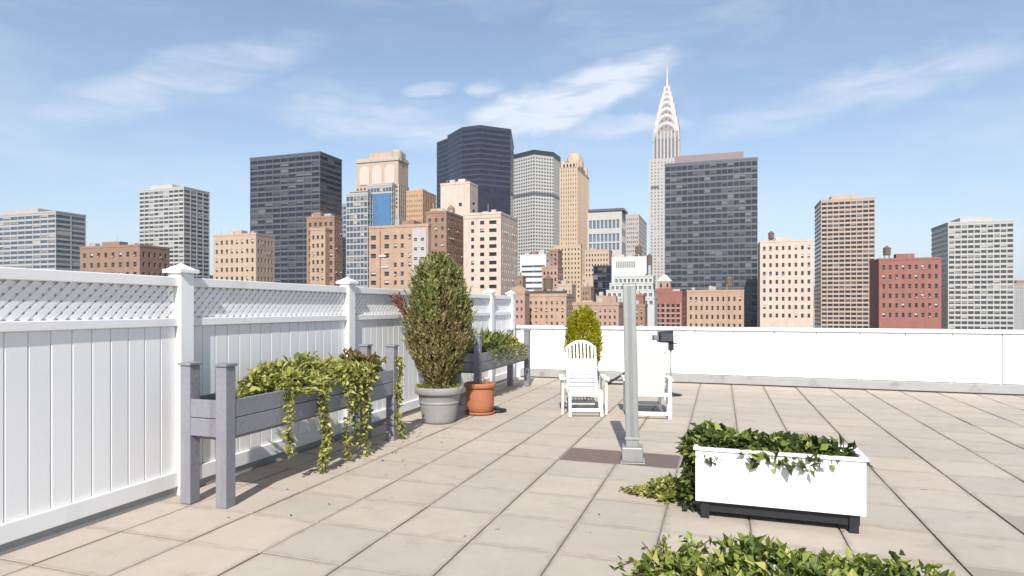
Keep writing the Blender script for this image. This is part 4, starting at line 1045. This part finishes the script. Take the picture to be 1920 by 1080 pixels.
# ------------------------------------------------------------------ evergreen in the grey pot
EVP = Vector((-1.02, 8.72, 0.0))
pot = thing('plant_pot', 'large round grey pot holding the tall bushy evergreen', 'pot', EVP, 0)
m = MB(); m.lathe([(0.215, 0.0), (0.232, 0.03), (0.238, 0.06), (0.275, 0.28), (0.290, 0.40), (0.294, 0.405)], 40); m.build('body', M_GREYPOT, pot, smooth=True)
m = MB(); m.lathe([(0.288, 0.40), (0.325, 0.405), (0.338, 0.42), (0.338, 0.49), (0.330, 0.505), (0.305, 0.505), (0.295, 0.49), (0.29, 0.43)], 40, capb=False); m.build('rim', M_GREYPOT, pot, smooth=True)
m = MB(); m.lathe([(0.272, 0.265), (0.282, 0.275), (0.285, 0.295), (0.277, 0.308)], 40, capb=False); m.build('moulding', M_GREYPOT, pot, smooth=True)
m = MB(); m.lathe([(0.01, 0.465), (0.15, 0.46), (0.294, 0.45)], 32, capb=False); m.build('soil', M_SOIL, pot, smooth=True)
PROF = [(0.0, 0.12), (0.11, 0.18), (0.30, 0.30), (0.58, 0.415), (0.93, 0.44), (1.30, 0.38), (1.52, 0.315), (1.66, 0.25), (1.75, 0.175), (1.81, 0.09), (1.85, 0.02)]
def prof_at(P, z):
    for (a, ra), (b_, rb) in zip(P, P[1:]):
        if a <= z <= b_: return ra+(rb-ra)*(z-a)/(b_-a)
    return 0.02
def conifer(fol, P, n, per, ln, wd, seed, spread=0.55, lump=0.10):
    zt = P[-1][0]
    rr = random.Random(seed)
    for k in range(n):
        while True:
            z = rr.uniform(0, zt)
            if rr.random() < prof_at(P, z)/0.5+0.08: break
        th = rr.uniform(0, 2*math.pi)
        lp = 1+lump*2.2*mnoise.noise(Vector((math.cos(th)*2+seed, math.sin(th)*2, z*3.2)))
        lp += 0.16*mnoise.noise(Vector((math.cos(th)*prof_at(P, z)*9+seed, math.sin(th)*prof_at(P, z)*9, z*8)))
        r = prof_at(P, z)*lp*(0.62+0.38*rr.random()**0.4)
        c = Vector((r*math.cos(th), r*math.sin(th), z))
        out = Vector((math.cos(th), math.sin(th), 0))
        ax = (out*rr.uniform(0.25, 0.7)+Vector((0, 0, 1))+rv(rr)*0.25).normalized()
        side = ax.cross(out).normalized()
        for q in range(per):
            t = rr.random(); p = c+ax*(t-0.5)*0.17+rv(rr)*0.018
            s = side*rr.uniform(-1, 1)+out*rr.uniform(-0.2, 0.9)
            d = (ax*0.75+s*spread).normalized()
            leaf(fol, p, d, out+rv(rr)*0.5, ln*rr.uniform(0.6, 1.3), wd*rr.uniform(0.7, 1.2), 0.05)
ev = thing('evergreen_shrub', 'tall bushy olive green evergreen with browned tips in the grey pot', 'shrub', EVP+Vector((0, 0, 0.455)), 0)
m = MB(); m.tube([(0, 0, 0.0), (0.01, 0, 0.25), (-0.01, 0.01, 0.7), (0.0, 0, 1.45)], [0.035, 0.03, 0.022, 0.006], 8)
for k in range(16):
    th = k*2.4; z = 0.12+k*0.07; r = prof_at(PROF, min(1.7, z+0.2))*0.8
    m.tube([(0, 0, z), (r*0.5*math.cos(th), r*0.5*math.sin(th), z+0.12), (r*math.cos(th), r*math.sin(th), z+0.32)], [0.012, 0.009, 0.004], 5)
m.build('trunk', M_BARK, ev, smooth=True)
m = MB(); conifer(m, PROF, 1000, 24, 0.056, 0.021, 4, lump=0.11); conifer(m, [(z, r*0.60) for z, r in PROF], 380, 22, 0.065, 0.026, 14)
for q in range(40):                                     # stray shoots
    th = random.uniform(0, 6.283); z = random.uniform(0.35, 1.75); r = prof_at(PROF, z); p = Vector((r*math.cos(th), r*math.sin(th), z)); d = Vector((math.cos(th)*0.45, math.sin(th)*0.45, 1))+rv()*0.25
    for e in range(16): leaf(m, p+d*0.011*e, d+rv()*0.7, rv(), 0.045, 0.016)
for k in range(0, len(m.f)):                            # fresher growth towards the top, browned lower down
    zc = m.v[m.f[k][0]][2]; cl = m.v[m.f[k][0]]
    wv_ = zc/1.9+0.45*mnoise.noise(Vector((cl[0]*5, cl[1]*5, cl[2]*5+3)))+0.25*mnoise.noise(Vector((cl[0]*40, cl[1]*40, cl[2]*40)))
    m.m[k] = 1 if wv_ > 0.62 else 0
m.build('crown', [L_OLIVE, L_OLIVE2], ev)
# dead branch sticking out on the left
m = MB(); m.tube([(-0.10, 0, 0.85), (-0.36, -0.03, 1.02), (-0.54, -0.05, 1.27)], [0.012, 0.008, 0.004], 6); br = m.build('dead_branch', M_BARK, ev)
m = MB()
for k in range(420):
    t = random.random(); p = Vector((-0.38, -0.05, 0.98)).lerp(Vector((-0.60, -0.07, 1.30)), t)+rv()*0.06
    leaf(m, p, Vector((-0.5, 0, 0.8))+rv()*0.8, rv(), 0.06, 0.022)
m.build('dead_leaves', L_DEAD, br)
# low groundcover at the foot of it, in the same pot
def f_gc(fol, stem): 
    for k in range(420):
        th = random.uniform(0, 6.283); r = random.uniform(0.16, 0.31); p = Vector((r*math.cos(th), r*math.sin(th), random.uniform(0.0, 0.05)))
        leaf(fol, p, Vector((math.cos(th), math.sin(th), 0.5))+rv()*0.7, Vector((0, 0, 1))+rv()*0.5, 0.05, 0.03)
plant('ground_cover', 'yellow green creeping leaves around the foot of the evergreen', EVP+Vector((0, 0, 0.47)), L_VINE, f_gc, rz=0)

# ------------------------------------------------------------------ terracotta pot
TP = Vector((-0.485, 9.40, 0.0))
tp = thing('plant_pot', 'orange terracotta pot with thick rim beside the grey pot', 'pot', TP, 0)
m = MB(); m.lathe([(0.175, 0.028), (0.195, 0.05), (0.212, 0.15), (0.215, 0.30), (0.212, 0.40), (0.212, 0.405)], 40); m.build('body', M_TERRA, tp, smooth=True)
m = MB(); m.lathe([(0.21, 0.395), (0.232, 0.40), (0.24, 0.415), (0.24, 0.455), (0.232, 0.47), (0.21, 0.47), (0.205, 0.455), (0.205, 0.41)], 40, capb=False); m.build('rim', M_TERRA, tp, smooth=True)
m = MB(); m.lathe([(0.01, 0.425), (0.208, 0.42)], 32, capb=False); m.build('soil', M_SOIL, tp)
m = MB(); m.lathe([(0.19, 0.001), (0.225, 0.012), (0.235, 0.042), (0.222, 0.044), (0.20, 0.02)], 36); m.build('saucer', M_TERRA, tp, smooth=True)
m = MB()
for k in range(14):
    th = k*2.4; r = 0.03+0.008*k; m.tube([(r*math.cos(th), r*math.sin(th), 0.42), (r*1.3*math.cos(th)+0.01, r*1.3*math.sin(th), 0.50+0.012*(k % 5)), (r*1.7*math.cos(th), r*1.7*math.sin(th), 0.55+0.015*(k % 4))], [0.004, 0.003, 0.002], 5)
dst = m.build('dry_stems', surf('dry stalk', (0.30, 0.20, 0.13), 0.9), None, TP); tag(dst, 'few dry stalks standing in the terracotta pot', 'stalks')
dd = MB(); dd.lathe([(0.10, 0.001), (0.13, 0.012), (0.135, 0.035), (0.125, 0.036), (0.1, 0.012)], 28)  # flat black shape put in for the terracotta pot's shadow on the floor
tag(dd.build('shade_disc', M_BLACK, None, (TP.x+0.27, TP.y+0.16, 0.003), smooth=True), 'painted shade, a small black dish on the floor beside the terracotta pot', 'disc')

# ------------------------------------------------------------------ yellow green shrub near the parapet
SH = Vector((1.44, 12.55, 0.0))
sp_ = thing('plant_pot', 'grey pot under the yellow green shrub by the parapet', 'pot', SH, 0)
m = MB(); m.lathe([(0.17, 0.001), (0.19, 0.04), (0.24, 0.32), (0.245, 0.33)], 32); m.build('body', M_GREYPOT, sp_, smooth=True)
m = MB(); m.lathe([(0.24, 0.32), (0.265, 0.325), (0.265, 0.375), (0.235, 0.38), (0.23, 0.34)], 32, capb=False); m.build('rim', M_GREYPOT, sp_, smooth=True)
m = MB(); m.lathe([(0.01, 0.35), (0.232, 0.345)], 24, capb=False); m.build('soil', M_SOIL, sp_)
ys = thing('evergreen_shrub', 'small bright yellow green conical shrub behind the slatted white chair', 'shrub', SH+Vector((0, 0, 0.345)), 0)
P2 = [(0.0, 0.16), (0.15, 0.28), (0.4, 0.335), (0.63, 0.34), (0.846, 0.30), (1.007, 0.23), (1.115, 0.14), (1.2, 0.06), (1.25, 0.01)]
m = MB(); m.tube([(0, 0, 0), (0, 0, 0.5), (0, 0, 1.0)], [0.03, 0.02, 0.006], 7); m.build('trunk', M_BARK, ys)
m = MB(); conifer(m, P2, 800, 22, 0.055, 0.022, 9, lump=0.07); m.build('crown', L_YEL, ys)

# ------------------------------------------------------------------ white chairs
def make_chair(label, pad=False):
    t = thing('lounge_chair', label, 'chair', (0, 0, 0), 0, 'white resin lounge chairs')
    bv = 0.008
    for s in (-1, 1):
        m = MB(); m.bar((s*0.345, -0.28, 0.001), (s*0.345, -0.30, 0.525), 0.040, 0.062); m.build('arm_leg', M_RESIN, t, bevel=bv)
        m = MB(); m.bar((s*0.305, 0.37, 0.001), (s*0.315, 0.29, 0.30), 0.058, 0.05); m.bar((s*0.315, 0.29, 0.29), (s*0.325, 0.19, 0.525), 0.056, 0.05); m.build('rear_leg', M_RESIN, t, bevel=bv)
        m = MB(); m.bar((s*0.245, -0.535, 0.001), (s*0.245, -0.47, 0.34), 0.046, 0.05); m.build('front_leg', M_RESIN, t, bevel=bv)
        # armrest, broad and rounded at the front
        m = MB(); out = [(s*0.305, 0.22), (s*0.385, 0.22), (s*0.405, -0.30), (s*0.395, -0.37), (s*0.345, -0.395), (s*0.30, -0.37), (s*0.295, -0.30)]
        if s > 0: out = out[::-1]
        out = out[::-1]
        m.prism(out, 0.526, 0.556); m.build('armrest', M_RESIN, t, bevel=0.006)
        m = MB(); m.bar((s*0.262, -0.48, 0.335), (s*0.262, 0.10, 0.265), 0.026, 0.055); m.build('seat_rail', M_RESIN, t, bevel=0.005)
    m = MB(); m.box(-0.222, 0.222, -0.535, -0.505, 0.075, 0.13); m.build('foot_bar', M_RESIN, t, bevel=bv)
    m = MB(); m.box(-0.275, 0.275, 0.338, 0.364, 0.05, 0.105); m.build('rear_bar', M_RESIN, t, bevel=bv)
    m = MB(); m.box(-0.292, 0.292, 0.272, 0.297, 0.315, 0.37); m.build('rear_bar', M_RESIN, t, bevel=bv)
    m = MB(); m.box(-0.27, 0.27, -0.515, -0.488, 0.30, 0.375); m.build('apron', M_RESIN, t, bevel=bv)
    for k in range(6):
        y = -0.455+0.085*k; z = 0.385-0.0125*k
        m = MB(); m.obox((0, y, z), 0.248, 0.033, 0.011, Matrix.Rotation(-0.12, 3, 'X')); m.build('seat_slat', M_RESIN, t, bevel=0.004)
    # reclined back: x across, s up along the slope
    B0 = Vector((0, 0.045, 0.30)); B1 = Vector((0, 0.35, 1.06)); sd = (B1-B0).normalized(); nd = sd.cross(Vector((1, 0, 0)))  # towards the rear
    bp = lambda x, s, k=0.0: B0+Vector((x, 0, 0))+sd*s+nd*k
    def topc(x): return 0.84-0.105*(abs(x)/0.235)**2.2
    for s in (-1, 1):
        m = MB(); m.bar(bp(s*0.235, 0.0), bp(s*0.235, 0.735), 0.042, 0.034); m.build('back_stile', M_RESIN, t, bevel=bv)
    m = MB(); N = 16; vs = []
    for i in range(N+1):
        x = -0.256+0.512*i/N; c_ = topc(min(0.235, abs(x)))
        for (ds, k) in ((-0.052, -0.017), (0.0, -0.017), (0.0, 0.017), (-0.052, 0.017)): vs.append(bp(x, c_+ds, k))
    fs = [(i*4+q, i*4+(q+1) % 4, (i+1)*4+(q+1) % 4, (i+1)*4+q) for i in range(N) for q in range(4)]+[(3, 2, 1, 0), (N*4, N*4+1, N*4+2, N*4+3)]
    m.add(vs, fs); m.build('top_rail', M_RESIN, t, bevel=0.005)
    m = MB(); m.obox(bp(0, 0.50), 0.213, 0.028, 0.014, Matrix(((1, 0, 0), tuple(sd), tuple(nd))).transposed()); m.build('middle_rail', M_RESIN, t, bevel=0.005)
    m = MB(); m.obox(bp(0, 0.045), 0.213, 0.028, 0.014, Matrix(((1, 0, 0), tuple(sd), tuple(nd))).transposed()); m.build('lower_rail', M_RESIN, t, bevel=0.005)
    for k in range(7):
        x = -0.18+0.06*k; m = MB(); m.bar(bp(x, 0.529), bp(x, topc(x)-0.053), 0.030, 0.014); m.build('back_slat', M_RESIN, t, bevel=0.003)
    for k in range(6):
        s = 0.112+0.066*k; m = MB(); m.obox(bp(0, s), 0.213, 0.025, 0.009, Matrix(((1, 0, 0), tuple(sd), tuple(nd))).transposed()); m.build('back_slat', M_RESIN, t, bevel=0.003)
    if pad:
        m = MB(); N = 18; ol = [(-0.222, 0.05), (0.222, 0.05)]+[(0.222-0.444*i/N, topc(0.222-0.444*i/N)-0.018) for i in range(N+1)]
        n_ = len(ol); m.add([bp(x, s, 0.019) for x, s in ol]+[bp(x, s, 0.058) for x, s in ol], [tuple(range(n_))[::-1], tuple(range(n_, 2*n_))]+[(i, (i+1) % n_, n_+(i+1) % n_, n_+i) for i in range(n_)])
        m.build('back_pad', M_CREAM, t, bevel=0.014, seg=3)
    return t
c1 = make_chair('white slatted lounge chair facing the camera left of the grey post')
c1.location = (1.09, 9.60, 0); c1.rotation_euler = (0, 0, R(-1.3)); c1.scale = (0.94, 1, 1)
c2 = make_chair('white lounge chair with solid padded back seen from behind, right of the grey post', True)
c2.location = (2.02, 9.28, 0); c2.rotation_euler = (0, 0, R(180-8)); c2.scale = (0.94, 1, 1)

# ------------------------------------------------------------------ rusty strip and grey post
st = thing('floor_plate', 'rust brown metal strip set among the pavers under the grey post', 'plate', uv(U0+3*T, V0-2*T, 0), RZ)
m = MB(); m.box(0.012, T-0.004, 0.012, T-0.012, -0.05, -0.006); m.build('panel', M_RUST, st, bevel=0.003)['label'] = 'rust brown left half'
m = MB(); m.box(T+0.004, 2*T-0.012, 0.012, T-0.012, -0.05, -0.006); m.build('panel', M_RUST2, st, bevel=0.003)['label'] = 'dull grey brown right half'
GP = Vector((1.262, 6.50, -0.006))
gp = thing('steel_post', 'leaning grey steel post on a square base in front of the chairs', 'post', GP, R(-12))
gp.rotation_euler = (0.0, R(-1.1), R(-12))
PWD = 0.066
m = MB(); m.box(-PWD, PWD, -PWD, PWD, 0.16, 1.85); m.build('shaft', M_STEEL, gp, bevel=0.010)
m = MB(); m.box(-0.108, 0.108, -0.108, 0.108, 0.014, 0.165); m.build('base_box', M_STEEL, gp, bevel=0.012)
m = MB(); m.box(-0.125, 0.125, -0.125, 0.125, 0.001, 0.0135); m.build('base_plate', M_STEEL, gp, bevel=0.003)
m = MB(); m.box(-PWD-0.008, PWD+0.008, -PWD-0.008, PWD+0.008, 0.235, 0.262); m.build('collar', M_STEEL, gp, bevel=0.004)
m = MB(); m.box(-PWD-0.004, PWD+0.004, -PWD-0.004, PWD+0.004, 1.851, 1.868); m.build('cap', M_STEEL, gp, bevel=0.004)
m = MB(); m.box(-0.018, 0.018, -PWD-0.006, -PWD-0.0005, 0.28, 1.83); m.build('channel_strip', surf('dull channel', (0.22, 0.235, 0.23), 0.6, 0.15, 6, metal=0.3), gp, bevel=0.002)
for sx in (-1, 1):
    m = MB(); m.lathe([(0.010, 0), (0.010, 0.014), (0.004, 0.018)], 8, capt=True); m.build('bolt', M_STEEL, gp, (sx*0.112, -0.112, 0.0137))

# ------------------------------------------------------------------ black floodlight behind the right chair, dark strut by the parapet
fl = thing('floodlight', 'black floodlight head on a slim grey pole behind the right chair', 'lamp', (2.79, 11.4, 0.0), 0)
m = MB(); m.tube([(0.12, 0, 0.02), (0.12, 0, 0.83)], 0.018, 10); m.build('pole', M_STEEL, fl, smooth=True)
m = MB(); m.lathe([(0.20, 0.001), (0.20, 0.02), (0.04, 0.04), (0.03, 0.06)], 24, (0.12, 0, 0)); m.build('base', M_BLACK, fl, smooth=True)
m = MB(); m.box(0.08, 0.165, -0.05, 0.05, 0.82, 0.98); m.build('bracket', M_BLACK, fl, bevel=0.01)
m = MB(); m.add([(-0.11, -0.10, 0.965), (0.16, -0.08, 0.955), (0.16, 0.12, 0.955), (-0.11, 0.14, 0.965), (-0.10, -0.10, 1.16), (0.155, -0.07, 1.185), (0.155, 0.10, 1.185), (-0.10, 0.12, 1.16)], [(0,3,2,1), (4,5,6,7), (0,1,5,4), (1,2,6,5), (2,3,7,6), (3,0,4,7)])
m.build('housing', M_BLACK, fl, bevel=0.02, seg=3)
m = MB(); m.box(-0.205, -0.113, -0.07, 0.09, 1.00, 1.10); m.build('side_box', surf('slate plastic', (0.16, 0.17, 0.19), 0.6), fl, bevel=0.012)
m = MB(); m.bar((0.165, 0, 0.95), (0.25, 0, 0.935), 0.02, 0.02, (0, 0, 1)); m.build('knob', M_BLACK, fl)
m = MB(); m.box(-0.08, 0.135, -0.108, -0.099, 0.99, 1.14); m.build('lens', M_LENS, fl, bevel=0.003)
ds = thing('folding_stand', 'dark metal folding stand on the floor between chairs near the parapet', 'stand', (2.06, 12.9, 0), R(-10))
m = MB(); m.bar((-0.08, 0, 0.025), (0.62, 0, 0.46), 0.045, 0.045, (0, 1, 0)); m.build('strut', M_BLACK, ds, bevel=0.004)
m = MB(); m.bar((-0.12, 0.036, 0.022), (0.66, 0.036, 0.022), 0.035, 0.03, (0, 1, 0)); m.build('floor_bar', M_BLACK, ds, bevel=0.004)
m = MB(); m.bar((0.57, 0.036, 0.04), (0.57, 0.036, 0.40), 0.03, 0.03, (0, 1, 0)); m.build('upright', M_BLACK, ds, bevel=0.004)

# ------------------------------------------------------------------ white planters with greenery on the right
def white_box(label, u, v, L, Wd, zt=0.52):
    t = thing('box_planter', label, 'planter', uv(u, v, 0), RZ, 'white box planters on the right')
    zb = 0.135
    for (a, b_, c, d, nm) in ((0, L, 0, 0.025, 'front_panel'), (0, L, Wd-0.025, Wd, 'back_panel'), (0, 0.025, 0.026, Wd-0.026, 'end_panel'), (L-0.025, L, 0.026, Wd-0.026, 'end_panel')):
        m = MB(); m.box(a, b_, c, d, zb, zt); m.build(nm, M_VINYL, t, bevel=0.004)
    m = MB(); m.box(0.026, L-0.026, 0.026, Wd-0.026, zb+0.01, zt-0.04); m.build('soil', M_SOIL, t)
    for (a, b_, c, d) in ((-0.015, L+0.015, -0.015, 0.035), (-0.015, L+0.015, Wd-0.035, Wd+0.015), (-0.015, 0.035, 0.036, Wd-0.036), (L-0.035, L+0.015, 0.036, Wd-0.036)):
        m = MB(); m.box(a, b_, c, d, zt+0.001, zt+0.022); m.build('rim', M_VINYL, t, bevel=0.004)
    for x in (0.04, L-0.10):
        for y in (0.03, Wd-0.09):
            m = MB(); m.box(x, x+0.06, y, y+0.06, 0.001, zb+0.008); m.build('foot', M_BLACK, t)
    m = MB(); m.box(0.03, L-0.03, 0.05, Wd-0.05, 0.05, zb+0.009); m.build('base', M_BLACK, t)
    return t
white_box('white box planter with ivy spilling from its left end', 4.92, -0.185, 1.15, 0.42)
def f_ivy(fol, stem):
    mound(fol, (0.46, 0.0, -0.03), 0.56, 0.22, 0.15, 1300, 0.07, 0.05, 0.3, seed=21)
    mound(fol, (0.02, 0.06, -0.03), 0.17, 0.22, 0.20, 700, 0.068, 0.05, 0.1, seed=22)
    for k in range(13):
        y = -0.10+0.028*k+random.uniform(-0.02, 0.02); x1 = -0.10-random.uniform(0, 0.05); rc = random.uniform(0.34, 0.48)
        pts = [(0.05, y, 0.02), (-0.04, y, 0.06), (x1, y, 0.0)]+[(x1+0.012*math.sin(q+k), y+0.02*math.sin(q*1.3+k), -rc*q/6) for q in range(1, 7)]
        vine(stem, fol, pts, 85, 0.06, 0.042)
plant('ivy_plant', 'dark green ivy hanging off the left end of the white planter', uv(5.13, -0.11, 0.50), L_IVY, f_ivy)
def f_runner(fol, stem):
    for k in range(12):
        y0 = random.uniform(-0.12, 0.18); L = random.uniform(0.22, 0.50)
        pts = [(0.02, y0, 0.02)]+[(-L*q/5, y0+0.05*math.sin(q*0.9+k)+0.02*q*random.uniform(-1, 1), 0.02+0.06*math.sin(min(1, q/3.5)*3.0)*random.uniform(0.4, 1.2)) for q in range(1, 6)]
        vine(stem, fol, pts, 46, 0.055, 0.03)
    mound(fol, (-0.06, 0.03, -0.01), 0.16, 0.20, 0.17, 520, 0.06, 0.035, 0.3, seed=31)
plant('creeping_plant', 'yellow green creeper spreading over the pavers below the ivy', uv(5.42, -0.36, 0.004), L_VINE, f_runner)
white_box('white box planter nearest the camera under the leafy green plant', 2.62, -0.13, 1.25, 0.44, 0.38)
def f_near(fol, stem):
    mound(fol, (0.42, 0.02, -0.02), 0.72, 0.34, 0.27, 3600, 0.052, 0.032, 0.5, seed=41, lump=0.25)
    mound(fol, (-0.12, 0.02, -0.10), 0.26, 0.30, 0.24, 1500, 0.050, 0.030, 0.3, seed=42)
    mound(fol, (0.40, -0.24, -0.16), 0.72, 0.16, 0.22, 2200, 0.050, 0.031, 0.1, seed=43)
    for k in range(22):
        th = random.uniform(1.6, 4.2); L = random.uniform(0.25, 0.42)
        pts = [(-0.05, 0.05, 0.0)]+[(-0.05+L*q/5*math.cos(th)*1.2, 0.10+L*q/5*math.sin(th)*0.9, 0.02+0.10*math.sin(q/5*2.6)-0.02*q) for q in range(1, 6)]
        vine(stem, fol, pts, 38, 0.045, 0.028, 0.003)
    for k in range(14):
        x = random.uniform(-0.25, 0.9); y = random.uniform(-0.1, 0.25); hgt = random.uniform(0.15, 0.24)
        vine(stem, fol, [(x, y, 0.0), (x+random.uniform(-0.04, 0.04), y, hgt*0.6), (x+random.uniform(-0.08, 0.08), y, hgt)], 26, 0.05, 0.03, 0.003)
plant('leafy_plant', 'dense fresh green leafy plant in the bottom right corner', uv(2.84, -0.02, 0.335), L_GREEN, f_near)
def f_fl(fol, stem):
    for k in range(10):
        x = random.uniform(-0.16, 0.14); y = random.uniform(-0.05, 0.06); hgt = random.uniform(0.10, 0.17)
        vine(stem, fol, [(0, 0, 0), (x*0.7, y, hgt*0.6), (x, y, hgt)], 14, 0.032, 0.022, 0.0025)
plant('flower_sprig', 'thin pale yellow sprigs rising at the back of the corner plant', uv(2.98, -0.20, 0.37), L_VINE, f_fl)

# ------------------------------------------------------------------ dry leaves on the floor by the left planter
m = MB(); rr = random.Random(12)
for k in range(90):
    u = rr.uniform(5.2, 7.4); v = V_F+0.5+abs(rr.gauss(0, 0.35))
    p = uv(u, v, 0.006); a = rr.uniform(0, 6.28)
    leaf(m, p, Vector((math.cos(a), math.sin(a), rr.uniform(0, 0.3))), Vector((0, 0, 1)), rr.uniform(0.02, 0.045), rr.uniform(0.012, 0.024), -0.2)
for k in range(45):
    u = rr.uniform(3.2, 12); v = rr.uniform(-4.0, 1.0); p = uv(u, v, 0.005); a = rr.uniform(0, 6.28)
    leaf(m, p, Vector((math.cos(a), math.sin(a), 0.1)), Vector((0, 0, 1)), rr.uniform(0.015, 0.035), 0.012, -0.2)
fo = m.build('fallen_leaves', L_BROWNG); fo['kind'] = 'stuff'; fo['label'] = 'dry fallen leaves scattered on the pavers by the left trough'; fo['category'] = 'leaves'

# ------------------------------------------------------------------ thin haze over the city
m = MB(); m.box(-9100, 9100, -9100, 9100, GZ-1.0, 315.0)
hz = m.build('haze', []); hz['kind'] = 'stuff'; hz['label'] = 'thin pale city haze'; hz['category'] = 'haze'
hm = bpy.data.materials.new('haze air'); hm.use_nodes = True; t = NT(hm.node_tree); t.n.clear()
ho = t.new('ShaderNodeOutputMaterial'); pv = t.new('ShaderNodeVolumePrincipled')
pv.inputs['Color'].default_value = (0.86, 0.91, 1.0, 1); pv.inputs['Density'].default_value = HAZE; pv.inputs['Anisotropy'].default_value = 0.0
t.l.new(pv.outputs[0], ho.inputs['Volume']); hz.data.materials.append(hm)
